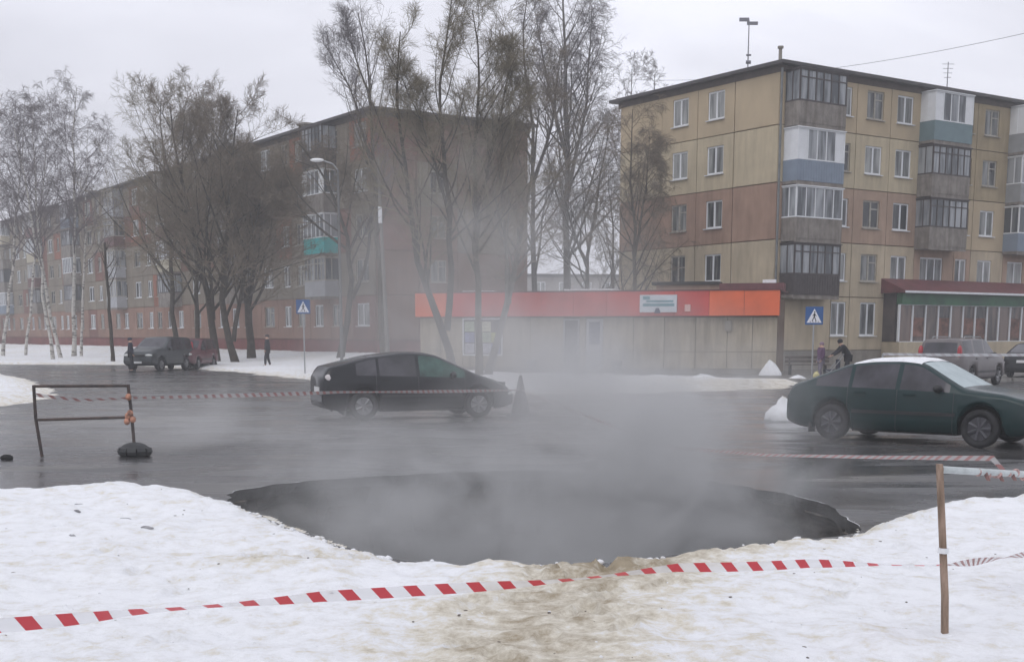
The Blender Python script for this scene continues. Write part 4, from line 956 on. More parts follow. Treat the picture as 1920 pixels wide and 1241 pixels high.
# ---------------------------------------------------------------- people
def skin(name, verts, edges, rad, m, parent, lv=2):
    me = bpy.data.meshes.new(name); me.from_pydata(verts, edges, []); me.materials.append(m)
    o = link(name, me, parent); md = o.modifiers.new('skin', 'SKIN'); md.use_smooth_shade = True
    for i, r_ in enumerate(rad): me.skin_vertices[0].data[i].radius = (r_, r_) if not isinstance(r_, tuple) else r_; me.skin_vertices[0].data[i].use_root = (i == 0)
    s = o.modifiers.new('sub', 'SUBSURF'); s.levels = lv; s.render_levels = lv; return o
M_SKIN = mat('skin', (.45, .28, .21), .6, .1, 5)
def person(label, loc, rz, coat, legs, hat, h=1.7, lean=0.0, arms=((.1, -.05), (.1, -.05)), stride=.12, hood=False):
    """x is forward; lean tips the torso forward (radians); arms: (forward, outward) reach of each hand"""
    root = empty('person', loc, rz, label=label, cat='person'); k = h / 1.7
    pel = Vector((0, 0, .92)); up = Vector((math.sin(lean), 0, math.cos(lean)))
    ch = pel + up * .34; nk = pel + up * .55; hd = nk + Vector((math.sin(lean * 1.15), 0, math.cos(lean * .8))) * .13; tp = hd + Vector((.01, 0, .10))
    V = [pel, pel + up * .18, ch, nk, hd, tp]; E = [(0, 1), (1, 2), (2, 3), (3, 4), (4, 5)]; Rd = [.13, .12, (.15, .11), .055, .085, .06]
    armv = []
    for s, (fw, ou) in zip((1, -1), arms):
        sh = nk - up * .05 + Vector((0, s * .19, 0)); hand = sh + Vector((fw, s * ou, -math.sqrt(max(.01, .56 ** 2 - fw * fw - ou * ou)) if fw < .55 else -.05))
        el = sh.lerp(hand, .52) + Vector((-.05, s * .05, -.02)); i0 = len(V)
        V += [sh, el, hand]; E += [(3, i0), (i0, i0 + 1), (i0 + 1, i0 + 2)]; Rd += [.055, .042, .026]; dr = (hand - el).normalized()
        armv.append((sh, el, hand))
        for q in range(5):
            sp = (q - 2) * .016; ln = (.055, .085, .092, .086, .068)[q]; a = hand + Vector((sp, 0, 0)) + dr * (.05 if q else .0); b_ = a + dr * ln * .6 + Vector((.012 if q else .03, 0, 0)); i1 = len(V)
            V += [a, b_]; E += [(i0 + 2, i1), (i1, i1 + 1)]; Rd += [.012, .008]
    legsv = []
    for s in (1, -1):
        hp = pel + Vector((0, s * .09, -.04)); ft = Vector((s * stride, s * .10, .08)); kn = hp.lerp(ft, .5) + Vector((.05, 0, 0)); i0 = len(V)
        V += [hp, kn, ft, ft + Vector((.15, 0, -.03))]; E += [(0, i0), (i0, i0 + 1), (i0 + 1, i0 + 2), (i0 + 2, i0 + 3)]; Rd += [.085, .055, .04, .035]; legsv.append((hp, kn, ft))
    sc = lambda vs: [tuple(v * k) for v in vs]
    skin('body', sc(V), E, [((a[0] * k, a[1] * k) if isinstance(a, tuple) else a * k) for a in Rd], M_SKIN, root)
    cv = [pel - up * .10, pel + up * .16, ch, nk - up * .01]; ce = [(0, 1), (1, 2), (2, 3)]; cr = [.185, .165, (.20, .15), .09]
    for (sh, el, hand) in armv: i0 = len(cv); cv += [sh, el, hand.lerp(el, .08)]; ce += [(2, i0), (i0, i0 + 1), (i0 + 1, i0 + 2)]; cr += [.08, .066, .052]
    skin('coat', sc(cv), ce, [((a[0] * k, a[1] * k) if isinstance(a, tuple) else a * k) for a in cr], coat, root)
    lv = [pel - Vector((0, 0, .02))]; le = []; lr = [.14]
    for (hp, kn, ft) in legsv: i0 = len(lv); lv += [hp, kn, ft + Vector((0, 0, .04))]; le += [(0, i0), (i0, i0 + 1), (i0 + 1, i0 + 2)]; lr += [.105, .08, .06]
    skin('trousers', sc(lv), le, [a * k for a in lr], legs, root)
    for (hp, kn, ft) in legsv: MB().add(*ellip(tuple((ft + Vector((.05, 0, -.03))) * k), (.15 * k, .055 * k, .06 * k))).build('boot', M_BLACK, root, smooth=True)
    c = hd * k + Vector((-.012, 0, .035)) * k; MB().add(*ellip(tuple(c), (.115 * k, .105 * k, .10 * k))).build('hood' if hood else 'hat', hat, root, smooth=True)
    f = hd * k + Vector((.085, 0, -.005)) * k; MB().add(*ellip(tuple(f), (.02 * k, .014 * k, .025 * k))).build('nose', M_SKIN, root, smooth=True)
    return root
dk = mat('black_cloth', (.018, .018, .024), .9, .2, 8); pu = mat('plum_cloth', (.10, .05, .105), .9, .15, 8); bl = mat('navy_cloth', (.03, .035, .055), .9, .2, 8)
q = at(502, 677, 67); person('person in a black coat walking past the tree trunks', (q.x, 67, rise1(q.x, 67) + .08), R(185), dk, dk, mat('dark_hat', (.04, .03, .03), .9, .2, 8), 1.68)
q = at(244, 690, 62); person('person in dark blue standing at the nose of the off-roader', (q.x, 62.2, 0), R(20), bl, dk, bl, 1.66, stride=.04)
q = at(1546, 690, 49); person('person in a plum jacket and pale trousers under the crossing sign', (q.x, 49.6, .1), R(200), pu, mat('greyish_trousers', (.16, .14, .18), .9, .2, 8), mat('mauve_hat', (.22, .15, .20), .9, .1, 8), 1.42, stride=.1)
q = at(1600, 690, 48.5); person('person in black bending forward with arms stretched out', (q.x, 49.3, .1), R(178), dk, dk, dk, 1.62, lean=.55, arms=((.42, .03), (.40, .05)), hood=True)
# push sledge the bending person holds
q = at(1561, 690, 49)
sl = empty('pushchair', (q.x, 49.3, .1), R(180), label='dark pushchair held by the person bending forward', cat='pushchair')
MB().box(-.30, .25, -.2, .2, .32, .40).box(-.32, -.24, -.2, .2, .40, .78).build('seat', bl, sl)
MB().path([(-.45, -.2, .98), (-.28, -.2, .72), (.2, -.2, .14)], .014).path([(-.45, .2, .98), (-.28, .2, .72), (.2, .2, .14)], .014).tube((-.45, -.2, .98), (-.45, .2, .98), .016).path([(.22, -.2, .36), (-.3, -.2, .12)], .014).path([(.22, .2, .36), (-.3, .2, .12)], .014).build('frame', M_STEELG, sl)
for x in (-.3, .22):
    for s in (1, -1): MB().tube((x, s * .23, .09), (x, s * .20, .09), .09, n=14).build('wheel', M_TYRE, sl)
q = at(1531, 690, 48.8); bg = MB(); bg.add(*ellip((0, 0, .16), (.13, .10, .16))).tube((-.07, 0, .30), (.07, 0, .34), .012)
bg.build('bag', mat('pale_yellow_plastic', (.55, .50, .24), .6, .2, 6), None, (q.x, 48.8, .1), smooth=True, label='pale yellow plastic bag on the pavement beside the plum jacket', cat='bag')

# ---------------------------------------------------------------- signs, lamps, posts
def crossing_sign(label, px, Y, zb, py_top, size=.70, rz=0):
    b = at(px, 626, Y); top = at(px, py_top, Y).z; r = empty('crossing_sign', (b.x, Y, zb), rz, label=label, cat='road sign', group='blue pedestrian crossing signs')
    h = top - zb; MB().tube((0, 0, -.1), (0, 0, h), .032, n=10).build('pole', M_STEELG, r)
    s = size / 2; zc = h - s - .02
    p = MB().box(-s, s, -.055, -.04, zc - s, zc + s).build('plate', mat('sign_blue', (.015, .085, .26), .4, .05, 4), r)
    z0 = zc - s * .78; z1 = zc + s * .78; w = s * .84; y = -.0575
    MB().add([(-w, y, z0), (w, y, z0), (0, y, z1), (-w, y + .002, z0), (w, y + .002, z0), (0, y + .002, z1)], [(0, 1, 2), (5, 4, 3), (0, 3, 4, 1), (1, 4, 5, 2), (2, 5, 3, 0)]).build('triangle', mat('sign_reflective_white', (.75, .76, .8), .4, .03, 4), p)
    f = MB(); y2 = -.061; u = s
    def st(x0, z0_, x1, z1_, t):
        d = Vector((x1 - x0, z1_ - z0_)); nn = Vector((-d.y, d.x)).normalized() * t / 2
        f.add([(x0 + nn.x, y2, z0_ + nn.y), (x1 + nn.x, y2, z1_ + nn.y), (x1 - nn.x, y2, z1_ - nn.y), (x0 - nn.x, y2, z0_ - nn.y)], [(0, 1, 2, 3)])
    st(0, zc - .1 * u, .02 * u, zc + .28 * u, .17 * u); st(0, zc - .08 * u, .22 * u, zc - .62 * u, .10 * u); st(0, zc - .08 * u, -.24 * u, zc - .6 * u, .10 * u)
    st(.02 * u, zc + .2 * u, .24 * u, zc - .05 * u, .07 * u); st(.02 * u, zc + .2 * u, -.2 * u, zc - .02 * u, .07 * u)
    f.add([(.03 * u + .09 * u * math.cos(a * math.pi / 4), y2, zc + .42 * u + .09 * u * math.sin(a * math.pi / 4)) for a in range(8)], [tuple(range(8))])
    for i in range(4): st(-.5 * u + i * .3 * u, zc - .66 * u, -.36 * u + i * .3 * u, zc - .66 * u, .07 * u)
    f.build('walking_figure', mat('sign_black', (.01, .01, .012), .5, .05, 4), p)
crossing_sign('blue crossing sign on a pole in the snow of the left verge', 570, 57, .1, 561, .62)
crossing_sign('blue crossing sign beside the corner of the supermarket block', 1525, 50.5, .1, 574)
def lamp():
    b = at(640, 626, 68); z = rise1(b.x, 68); r = empty('street_lamp', (b.x, 68, z), 0, label='street lamp with a bright white head before the balconies', cat='street lamp')
    h = at(640, 318, 68).z - z; MB().tube((0, 0, -.1), (0, 0, h), .09, .055, 10).build('pole', mat('grey_lamp_pole', (.12, .12, .12), .7, .15, 3), r)
    MB().path([(0, 0, h - .05), (-.25, 0, h + .28), (-.75, 0, h + .44)], .032, 8).build('arm', M_STEELG, r)
    MB().add(*ellip((-1.08, 0, h + .47), (.36, .13, .10))).build('lamp_head', mat('white_lamp_head', (.85, .86, .86), .3, .03, 3), r, smooth=True)
lamp()
b = at(722, 626, 69); cp = empty('concrete_pole', (b.x + .15, 69, .45), 0, label='slim grey concrete pole beside the tall poplar at the block corner', cat='pole')
MB().tube((0, 0, -.2), (-.4, 0, 10.6), .125, .07, 10).build('shaft', mat('grey_concrete', (.17, .16, .145), .85, .15, 3), cp)
MB().box(-.40, -.20, -.16, -.13, 7.2, 8.1).build('white_band', M_PVC, cp)
# dark cone on the road behind the hole
def cone(label, px, D, s):
    b = at(px, 626, D); r = empty('traffic_cone', (b.x, D, 0.0), .3, label=label, cat='cone')
    MB().box(-.26 * s, .26 * s, -.26 * s, .26 * s, 0, .04).build('base', M_BLACK, r)
    MB().tube((0, 0, .04), (0, 0, .92 * s), .22 * s, .03 * s, 16).build('body', mat('grimy_cone', (.09, .08, .085), .7, .3, 6), r, smooth=False)
    return b
cone('dark grey cone standing right of the hatchback', 976, 29, 1.0)
#cone('smaller dark cone behind the steam right of the larger cone', 1043, 33, .8)

def antenna(label, lx, ly, h, kind):
    wv = Matrix.Rotation(ANG, 3, 'Z') @ Vector((lx, ly, 0)) + RC
    fe = min(lx, RW - lx, ly, RD - ly) / (RD / 2)
    z = 14.75 + .18 + 1.1 * (min(lx + .55, ly + .55, RD + .55 - ly) / (RD / 2 + .55)); r = empty('antenna', (wv.x, wv.y, z - .1), 0, label=label, cat='antenna', group='antennas on the ochre block')
    MB().tube((0, 0, 0), (0, 0, h), .035, .025, 8).build('mast', mat('antenna_metal', (.20, .20, .23), .5, .1, 4), r)
    am = MATS['antenna_metal']
    if kind:
        for bx in ((-.5, .0, -.05, .05, h - .05, h + .12), (-.1, .45, -.05, .05, h - .22, h - .07)): MB().box(*bx).build('aerial', am, r)
        for zz, rr_ in ((.55, .09), (.9, .05)): MB().tube((-.1, 0, zz), (.14, 0, zz), rr_).build('amplifier', am, r)
    else:
        for i in range(4): MB().tube((-.35 + .05 * i, 0, h - .12 - .25 * i), (.35 - .05 * i, 0, h - .12 - .25 * i), .014).build('crossbar', am, r)

antenna('tall antenna with a bent top above the end wall', 1.2, 3.6, 2.6, 1)
antenna('thin antenna mast over the middle balconies', 17.2, 3.5, 2.0, 0)

# ---------------------------------------------------------------- litter bins, bench, snow heaps
def bin_(label, px, Y):
    b = at(px, 626, Y); r = empty('litter_bin', (b.x, Y, .1), 0, label=label, cat='litter bin', group='black litter bins by the kiosk')
    MB().tube((0, 0, .18), (0, 0, .62), .17, .24, 14).build('bowl', M_BLACK, r, smooth=False); MB().tube((0, 0, 0), (0, 0, .18), .03, n=8).tube((0, 0, 0), (0, 0, .02), .14).build('stand', M_BLACK, r)
bin_('black litter bin on a stand by the white kiosk door', 1157, 54.5); bin_('black litter bin by the blank kiosk wall left of the doors', 998, 56.8)
q = at(1499, 626, 57); bn = empty('bench', (q.x, 55.2, .1), R(-3), label='long dark brown bench by the kiosk end', cat='bench')
for y in (-.2, -.06, .08): MB().box(-.95, .95, y - .06, y + .06, .42, .46).build('slat', mat('dark_bench_wood', (.07, .055, .045), .8, .2, 5), bn)
for z in (.58, .74): MB().box(-.95, .95, .2, .23, z - .06, z + .06).build('slat', MATS['dark_bench_wood'], bn)
for x in (-.75, .75): MB().box(x - .03, x + .03, -.22, .198, .0, .418).box(x - .03, x + .03, .232, .27, .0, .80).build('leg', M_BLACK, bn)
def heap(label, px, Y, w, h, seed):
    b = at(px, 626, Y); g = np.random.default_rng(seed); v, f = ellip((0, 0, 0), (w, w * .7, h)); v = np.array(v); v[:, :2] *= (1 - .45 * np.clip(v[:, 2:3] / h, 0, 1)); v *= 1 + g.normal(0, .10, (len(v), 1))
    MB().add(v.tolist(), f).build('snow_heap', M_SNOW, None, (b.x, Y, .08), smooth=True, label=label, cat='snow heap', group='small snow heaps')
heap('pointed white snow heap left of the bench', 1446, 54.5, .5, .62, 1); heap('flat snow heap before the kiosk wall', 1322, 50.5, .6, .2, 2)
heap('low snow heap below the crossing sign', 1498, 50.3, .4, .16, 3); heap('white snow mound behind the boot of the green car', 1480, 27.5, .45, .40, 5)
heap('low dirty heap near the kiosk step', 1232, 50.6, .9, .18, 4)

# ---------------------------------------------------------------- barriers and tape
def tape_mat(name, pitch, red=(.60, .045, .06), white=(.80, .80, .82), alpha=.55):
    m = bpy.data.materials.new(name); m.use_nodes = True; nt = m.node_tree; N = nt.nodes; L = nt.links; b = N['Principled BSDF']; o = N['Material Output']
    uv = N.new('ShaderNodeUVMap'); sp = N.new('ShaderNodeSeparateXYZ'); L.new(uv.outputs[0], sp.inputs[0])
    a = N.new('ShaderNodeMath'); a.operation = 'MULTIPLY_ADD'; a.inputs[1].default_value = -.35; L.new(sp.outputs['Y'], a.inputs[0]); L.new(sp.outputs['X'], a.inputs[2])
    f = N.new('ShaderNodeMath'); f.operation = 'FRACT'; L.new(a.outputs[0], f.inputs[0])
    g = N.new('ShaderNodeMath'); g.operation = 'LESS_THAN'; g.inputs[1].default_value = .43; L.new(f.outputs[0], g.inputs[0])
    mx = N.new('ShaderNodeMix'); mx.data_type = 'RGBA'; mx.inputs['A'].default_value = (*white, 1); mx.inputs['B'].default_value = (*red, 1); L.new(g.outputs[0], mx.inputs['Factor'])
    L.new(mx.outputs['Result'], b.inputs['Base Color']); b.inputs['Roughness'].default_value = .35
    al = N.new('ShaderNodeMix'); al.data_type = 'FLOAT'; al.inputs['A'].default_value = alpha; al.inputs['B'].default_value = .97; L.new(g.outputs[0], al.inputs['Factor'])
    tr = N.new('ShaderNodeBsdfTransparent'); tl = N.new('ShaderNodeBsdfTranslucent'); L.new(mx.outputs['Result'], tl.inputs['Color'])
    m1 = N.new('ShaderNodeMixShader'); m1.inputs[0].default_value = .35; L.new(b.outputs[0], m1.inputs[1]); L.new(tl.outputs[0], m1.inputs[2])
    ms = N.new('ShaderNodeMixShader'); L.new(al.outputs['Result'], ms.inputs[0]); L.new(tr.outputs[0], ms.inputs[1]); L.new(m1.outputs[0], ms.inputs[2]); L.new(ms.outputs[0], o.inputs['Surface'])
    return m
M_TAPE = tape_mat('red_white_tape', .1); M_TAPE2 = tape_mat('faded_tape', .1, (.34, .17, .16), (.62, .60, .60), .6)
def tape(label, pts, sag, width, pitch, twist, m, n=260, name='warning_tape', group=None, flutter=.01):
    """ribbon through pts; twist(t) gives the turn about its length"""
    pts = [Vector(p) for p in pts]; L = [0]
    for a, b in zip(pts[:-1], pts[1:]): L.append(L[-1] + (b - a).length)
    Cc = []
    for i in range(n + 1):
        s = L[-1] * i / n; j = 0
        while j < len(pts) - 2 and s > L[j + 1]: j += 1
        t = (s - L[j]) / (L[j + 1] - L[j]); p = pts[j].lerp(pts[j + 1], t); p.z -= sag * (L[j + 1] - L[j]) / L[-1] * 4 * t * (1 - t) ; Cc.append((p, s))
    vs = []; uv = []
    for i, (p, s) in enumerate(Cc):
        d = (Cc[min(n, i + 1)][0] - Cc[max(0, i - 1)][0]).normalized(); side = d.cross(Vector((0, 0, 1))).normalized(); up = side.cross(d).normalized()
        a = twist(s / L[-1]); w = up * math.cos(a) + side * math.sin(a); q = flutter * math.sin(s * 5.1)
        vs += [p + w * width / 2 + side * q, p - w * width / 2 + side * q]; uv += [(s / pitch, 0), (s / pitch, 1)]
    me = bpy.data.meshes.new(name); me.from_pydata([tuple(v) for v in vs], [], [(2 * i, 2 * i + 1, 2 * i + 3, 2 * i + 2) for i in range(n)]); me.materials.append(m)
    ul = me.uv_layers.new(name='UVMap')
    for lp in me.loops: ul.data[lp.index].uv = uv[lp.vertex_index]
    me.polygons.foreach_set('use_smooth', [True] * n); me.update()
    return link(name, me, label=label, cat='tape', group=group)
# wooden post and its rail
PB = gr(1775, 1200, .10); PT = at(1756, 868, PB.y + .05)
wp = empty('wooden_post', (PB.x, PB.y, .10), 0, label='brown wooden stake in the snow that carries both tapes', cat='post')
sx, sz = PT.x - PB.x, PT.z - .10
def stake():
    b = MB(); h = .0175
    for lv in range(5):
        t = lv / 4; cx, cz = sx * t, -.25 * (lv == 0) + sz * t; k = h * (1 - .1 * t)
        b.v += [(cx - k, -k, cz), (cx + k, -k, cz), (cx + k, k, cz), (cx - k, k, cz)]
    for lv in range(4):
        for i in range(4): b.f.append((lv * 4 + i, lv * 4 + (i + 1) % 4, lv * 4 + 4 + (i + 1) % 4, lv * 4 + 4 + i)); b.m.append(0)
    b.f.append((16, 17, 18, 19)); b.m.append(0)
    b.build('shaft', mat('weathered_stake', (.16, .11, .075), .85, .35, 6, .4, 40, stretch=(3, 3, .6), col2=(.36, .26, .20)), wp)
    MB().tube((sx * .5 - .001, 0, sz * .5), (sx * .5, 0, sz * .5 + .03), .032, n=8).build('tape_wrap', M_PVC, wp)
stake()
RA = at(1764, 880, PB.y + .02); RBp = at(1990, 893, PB.y + 1.3)
rr = empty('barrier_rail', RA, 0, label='white wooden rail with rags of tape reaching out of view behind the stake', cat='rail')
d = RBp - RA
M_RAILW = mat('worn_white_rail', (.50, .54, .54), .7, .15, 8, .3)
MB().tube((0, 0, 0), tuple(d), .021, n=8).build('rail', M_RAILW, rr)
MB().tube((d.x, d.y, -RA.z + .05), (d.x, d.y, d.z + .05), .025, n=8).build('leg', mat('weathered_stake', (.2, .1, .1)), rr)
g = random.Random(3); kn = []
for i in range(7):
    t = .28 + .075 * i + g.uniform(-.01, .01); p = d * t
    MB().add(*ellip((p.x, p.y, p.z + g.uniform(-.02, .01)), (g.uniform(.016, .036), .026, g.uniform(.014, .032)), 8, 6)).build('tape_knot', mat('bunched_tape', (.42, .27, .25), .6, .6, 40), rr, smooth=True)
M_RAG = mat('faded_red_film', (.20, .11, .10), .6, .5, 30)
for i in range(4):
    p = d * (.32 + .11 * i); l = g.uniform(.03, .06); a = g.uniform(-.02, .02)
    MB().add([(p.x - .014, p.y - .02, p.z), (p.x + .014, p.y - .022, p.z), (p.x + .016 + a, p.y - .034, p.z - l), (p.x - .006 + a, p.y - .028, p.z - l * .9),
              (p.x - .014, p.y - .018, p.z), (p.x + .014, p.y - .020, p.z), (p.x + .016 + a, p.y - .032, p.z - l), (p.x - .006 + a, p.y - .026, p.z - l * .9)],
             [(0, 1, 2, 3), (7, 6, 5, 4), (0, 4, 5, 1), (1, 5, 6, 2), (2, 6, 7, 3), (3, 7, 4, 0)]).build('tape_end', M_RAG, rr)
# near tape
T0 = at(-30, 1175, 4.05); pA = at(0, 1171, 4.1)
tp = [at(-60, 1176, 4.02), at(250, 1148, 4.62), at(600, 1117, 5.25), at(980, 1094, 5.85), at(1270, 1064, 6.3), at(1520, 1056, 6.7), at(1758, 1059, PB.y - .03)]
def tw1(t): return .15 + 1.0 * (0.5 - 0.5 * math.cos(2 * math.pi * (t * 2.62 + .02))) ** 1.6 + (.3 if t > .86 else 0) * (t - .86) / .14
tape('bold red and white warning tape slung across the foreground snow', tp, .02, .052, .165, tw1, M_TAPE)
tape('twisted thin tape running from the stake out of view', [at(1760, 1060, PB.y), at(1800, 1056, PB.y + .3), at(1990, 1022, PB.y + 2.2)], .02, .045, .12, lambda t: 1.2 + 7 * t, M_TAPE2)
sk = gr(1436, 905)
tape('faded tape strung from the rail knot over the corner of the hole into the steam', [RA + d * .50, at(1862, 859, PB.y + .62), at(1640, 857, 9.8), at(1440, 853, 11.8), at(1250, 838, 15.2), at(978, 732, 28.95)], .0, .035, .15, lambda t: .35 + .5 * math.sin(9 * t), M_TAPE2)
# metal barrier on the left
LBp = gr(79, 856); BD = LBp.y
mb = empty('metal_barrier', (LBp.x, BD, 0), 0, label='rusty metal pipe barrier with two rails on the wet road', cat='barrier')
def bo(px, py, Y=BD): q_ = at(px, py, Y); return (q_.x - LBp.x, q_.y - BD, q_.z)
rust = mat('rusty_pipe', (.035, .03, .03), .6, .4, 8, .2, col2=(.09, .06, .05))
MB().path([bo(63, 722), bo(67, 785), bo(79, 856)], .026, 8).build('leg', rust, mb); MB().path([bo(240, 721, BD + .15), bo(247, 780, BD + .15), bo(252, 838, BD + .15)], .026, 8).build('leg', rust, mb)
MB().path([bo(63, 724), bo(240, 723, BD + .15)], .022, 8).build('rail', rust, mb); MB().path([bo(67, 787), bo(247, 782, BD + .15)], .022, 8).build('rail', rust, mb)
MB().tube(bo(79, 856), bo(79, 856 - 2, BD + .5), .022).build('foot', rust, mb)
kk = MB()
for (a, c) in ((241, 744), (244, 775), (240, 780), (249, 786), (238, 790)): kk.add(*ellip(bo(a, c, BD + .12), (.05, .05, .055), 8, 6))
kk.build('tape_knot', mat('faded_orange_tape', (.42, .20, .13), .6, .5, 14), mb)
q = at(251, 845, BD + .1); wgt = MB()
for a in range(10):
    an = a * .628; wgt.tube((.20 * math.cos(an), .15 * math.sin(an), .07), (.20 * math.cos(an + .7), .15 * math.sin(an + .7), .07), .075, n=8)
wgt.add(*ellip((0, 0, .10), (.22, .16, .11)))
wgt.build('sandbag', mat('wet_black_sack', (.018, .02, .022), .6, .3, 6), None, (q.x, BD + .15, 0), label='black sack weighing down the foot of the metal barrier', cat='sandbag')
q = gr(13, 862); v, f = ellip((0, 0, .03), (.10, .07, .055), 9, 6)
MB().add(v, f).build('stone', M_UNDER, None, (q.x, q.y, 0), label='small dark lump lying on the road near the barrier', cat='stone')
ce = at(976, 731, 29)
tape('pale striped tape stretched from the metal barrier to the cone', [at(66, 740, BD), at(150, 750, BD + .05), at(243, 746, BD + .12), at(640, 735, BD + 4.2), at(976, 731, 28.95)], .02, .065, .18, lambda t: .5 + .5 * math.sin(14 * t), M_TAPE2)
# tape beyond the green car
q0, q1 = at(1655, 664, 27), at(1985, 665, 27)
for lab, qq in (('thin post hidden behind the green car roof', q0), ('thin post outside the view behind the green car', q1)):
    if qq is q0:
        r_ = empty('metal_stake', (qq.x, 27, 0), 0, label=lab, cat='stake'); MB().tube((0, 0, -.05), (0, 0, qq.z + .01), .02, n=8).build('rod', M_STEELG, r_)
tape('white tape strung behind the green car across the suv', [q0, q1], .01, .06, .2, lambda t: .3, tape_mat('white_tape', .1, (.62, .60, .62), (.82, .84, .86), .9))

# overhead cable
def cable(label, a, b, sag):
    pts = []
    for i in range(25): t = i / 24; p = a.lerp(b, t); p.z -= sag * 4 * t * (1 - t); pts.append(tuple(p))
    MB().path(pts, .012, 4).build('overhead_cable', mat('cable_black', (.10, .10, .11), .8, .1, 3), label=label, cat='cable')
cable('thin overhead cable crossing the sky above the ochre block', at(1190, 150, 90), at(2100, 20, 58), .9)

# ---------------------------------------------------------------- debris on snow and slush
def scatter(name, n, region, size, m, seed, flat=.5):
    g = np.random.default_rng(seed); b = MB(); x0, x1, y0, y1 = region; c = 0
    while c < n:
        x, y = g.uniform(x0, x1), g.uniform(y0, y1)
        if sdist(np.array([x]), np.array([y]), FG)[0] < .12: c += 1; continue
        s = size * g.uniform(.5, 1.6); v, f = ellip((0, 0, 0), (s, s * .6, s * flat), 6, 4); a = g.uniform(0, 6.28); ca, sa = math.cos(a), math.sin(a)
        z = zs(x, y); b.add([(x + p[0] * ca - p[1] * sa, y + p[0] * sa + p[1] * ca, z + p[2]) for p in v], f); c += 1
    b.build(name, m, smooth=True, kind='stuff')
fgm = bpy.data.objects['snow'].data
_co = np.empty(len(fgm.vertices) * 3, np.float32); fgm.vertices.foreach_get('co', _co); _co = _co.reshape(-1, 3)
def zs(x, y): return float(_co[np.argmin((_co[:, 0] - x) ** 2 + (_co[:, 1] - y) ** 2), 2])
scatter('snow_lumps', 420, (-5, 6, 4.6, 15), .011, M_SNOW, 1, .6)
scatter('leaf_litter', 160, (-5, 5, 4.6, 14), .012, mat('dead_leaf', (.14, .12, .10), .9, .4, 9), 2, .25)
def rim_crumbs():
    g = np.random.default_rng(9); b = MB()
    for i in range(260):
        k = g.integers(4, 15); a = Vector(FG[k % len(FG)]); c = Vector(FG[(k + 1) % len(FG)]); p = a.lerp(c, g.random()) + Vector((g.normal(0, .03), g.normal(-.10, .09)))
        s_ = g.uniform(.012, .038); v, f = ellip((0, 0, 0), (s_, s_ * .8, s_ * .6), 6, 4); v = np.array(v) * (1 + g.normal(0, .12, (len(v), 1))) + np.array([p.x, p.y, zs(p.x, p.y) + .005])
        b.add(v.tolist(), f)
    b.build('snow_crumbs', M_SNOW, smooth=True, kind='stuff')
rim_crumbs()
# flat grey lumps added in place of shaded dips and footprints on the left bank
for (px, py, w, lab) in [(148, 947, .06, 'grey dip stand-in highest in the scatter on the snow bank'), (144, 961, .045, 'smaller dip stand-in just below the highest one on the snow bank'),
                         (235, 977, .06, 'slanting grey dip stand-in in the middle of the snow bank'), (277, 1001, .075, 'long low dip stand-in nearest the hole on the snow bank'), (135, 1003, .045, 'faint flat dip stand-in lowest on the snow bank'),
                         (80, 914, .06, 'grey dip stand-in on the rim of the snow bank by the road')]:
    q = gr(px, py, .12); v, f = ellip((0, 0, 0), (w, w * .4, .016), 8, 5); v = [(a + random.uniform(-.01, .01), b_ + random.uniform(-.008, .008), c + random.uniform(-.003, .003)) for a, b_, c in v]
    MB().add(v, f).build('dip_mark', mat('dip_shade', (.30, .30, .31), .9, .3, 12), None, (q.x, q.y, zs(q.x, q.y)), random.uniform(-.7, .1), smooth=True,
                         label=lab, cat='dip_mark', group='grey stand-ins for shaded dips on the snow bank')

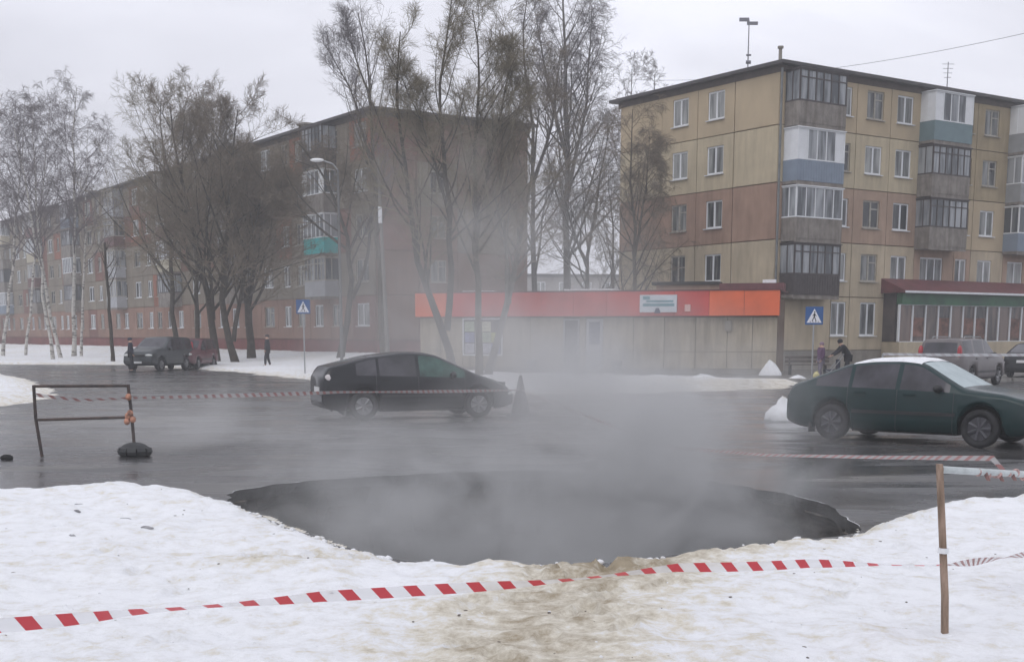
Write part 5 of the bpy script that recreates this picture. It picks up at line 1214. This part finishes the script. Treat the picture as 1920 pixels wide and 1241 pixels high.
# ---------------------------------------------------------------- steam and haze
def steam_vol(name, box, blobs, thr, nscale, col=(.62, .63, .65), aniso=.1, stretch=(1, 1, 1), soft=.25):
    x0, x1, y0, y1, z0, z1 = box
    o = MB().box(*box).build(name, None, kind='stuff'); o.data.materials.clear()
    m = bpy.data.materials.new(name + '_air'); m.use_nodes = True; nt = m.node_tree; N = nt.nodes; L = nt.links; N.clear(); o.data.materials.append(m)
    out = N.new('ShaderNodeOutputMaterial'); pv = N.new('ShaderNodeVolumePrincipled'); L.new(pv.outputs[0], out.inputs['Volume'])
    pv.inputs['Color'].default_value = (*col, 1); pv.inputs['Anisotropy'].default_value = aniso
    geo = N.new('ShaderNodeNewGeometry'); P = geo.outputs['Position']
    def math_(op, a, b=None, c=None, clamp=False):
        n = N.new('ShaderNodeMath'); n.operation = op; n.use_clamp = clamp
        for i, v in enumerate((a, b, c)):
            if v is None: continue
            if isinstance(v, (int, float)): n.inputs[i].default_value = v
            else: L.new(v, n.inputs[i])
        return n.outputs[0]
    tot = None
    for (c, rad, amp) in blobs:
        s = N.new('ShaderNodeVectorMath'); s.operation = 'SUBTRACT'; L.new(P, s.inputs[0]); s.inputs[1].default_value = c
        d = N.new('ShaderNodeVectorMath'); d.operation = 'DIVIDE'; L.new(s.outputs[0], d.inputs[0]); d.inputs[1].default_value = rad
        l = N.new('ShaderNodeVectorMath'); l.operation = 'LENGTH'; L.new(d.outputs[0], l.inputs[0])
        f = math_('SUBTRACT', 1.0, l.outputs['Value'], clamp=True); f = math_('MULTIPLY', f, f); f = math_('MULTIPLY', f, amp)
        tot = f if tot is None else math_('ADD', tot, f)
    mp = N.new('ShaderNodeMapping'); mp.inputs['Scale'].default_value = stretch; L.new(P, mp.inputs['Vector'])
    n = N.new('ShaderNodeTexNoise'); n.inputs['Scale'].default_value = nscale; n.inputs['Detail'].default_value = 4.0; n.inputs['Distortion'].default_value = 1.0; L.new(mp.outputs[0], n.inputs['Vector'])
    w = math_('MULTIPLY', math_('SUBTRACT', n.outputs['Fac'], thr), 1 / soft, clamp=True)
    w = math_('ADD', math_('MULTIPLY', w, .92), .08)
    L.new(math_('MULTIPLY', tot, w), pv.inputs['Density'])
    return o
WH = (.80, .80, .795)
S1 = steam_vol('steam', (-4.8, 6.4, 9.4, 19.0, -1.5, 2.8), [((.2, 13.6, -.9), (5.0, 4.8, 2.0), 3.0), ((1.7, 14.4, .3), (2.6, 3.8, 2.2), 2.4), ((-1.6, 16.2, -.2), (3.0, 2.6, 1.5), 1.2)], .44, .9, col=(.75, .755, .755), stretch=(1, .8, 1.3), soft=.15)
S2 = steam_vol('steam', (-11, 9.5, 19.05, 57, .02, 12), [((1.3, 20.5, .7), (3.4, 6, 2.5), .85), ((-4.6, 21.5, .1), (5.6, 4.5, 1.3), .9), ((-.5, 31, 1.2), (8.0, 9, 3.6), .16), ((-1.2, 43, 3.0), (8.5, 13, 8.0), .13), ((2.5, 36, 1.5), (5, 9, 3.5), .04)], .43, .34, col=WH, stretch=(1, .6, .9), soft=.15)
hz = MB().box(-160, 160, -12, 260, -2.8, 34).build('haze', None, kind='stuff'); hz.data.materials.clear()
hm = bpy.data.materials.new('haze_air'); hm.use_nodes = True; hm.node_tree.nodes.clear()
_o = hm.node_tree.nodes.new('ShaderNodeOutputMaterial'); _v = hm.node_tree.nodes.new('ShaderNodeVolumePrincipled')
_v.inputs['Color'].default_value = (.78, .79, .80, 1); _v.inputs['Density'].default_value = .0021; hm.node_tree.links.new(_v.outputs[0], _o.inputs['Volume']); hz.data.materials.append(hm)
print('objects', len(bpy.data.objects), 'tris', sum(len(o.data.polygons) * 2 for o in bpy.data.objects if o.type == 'MESH'))
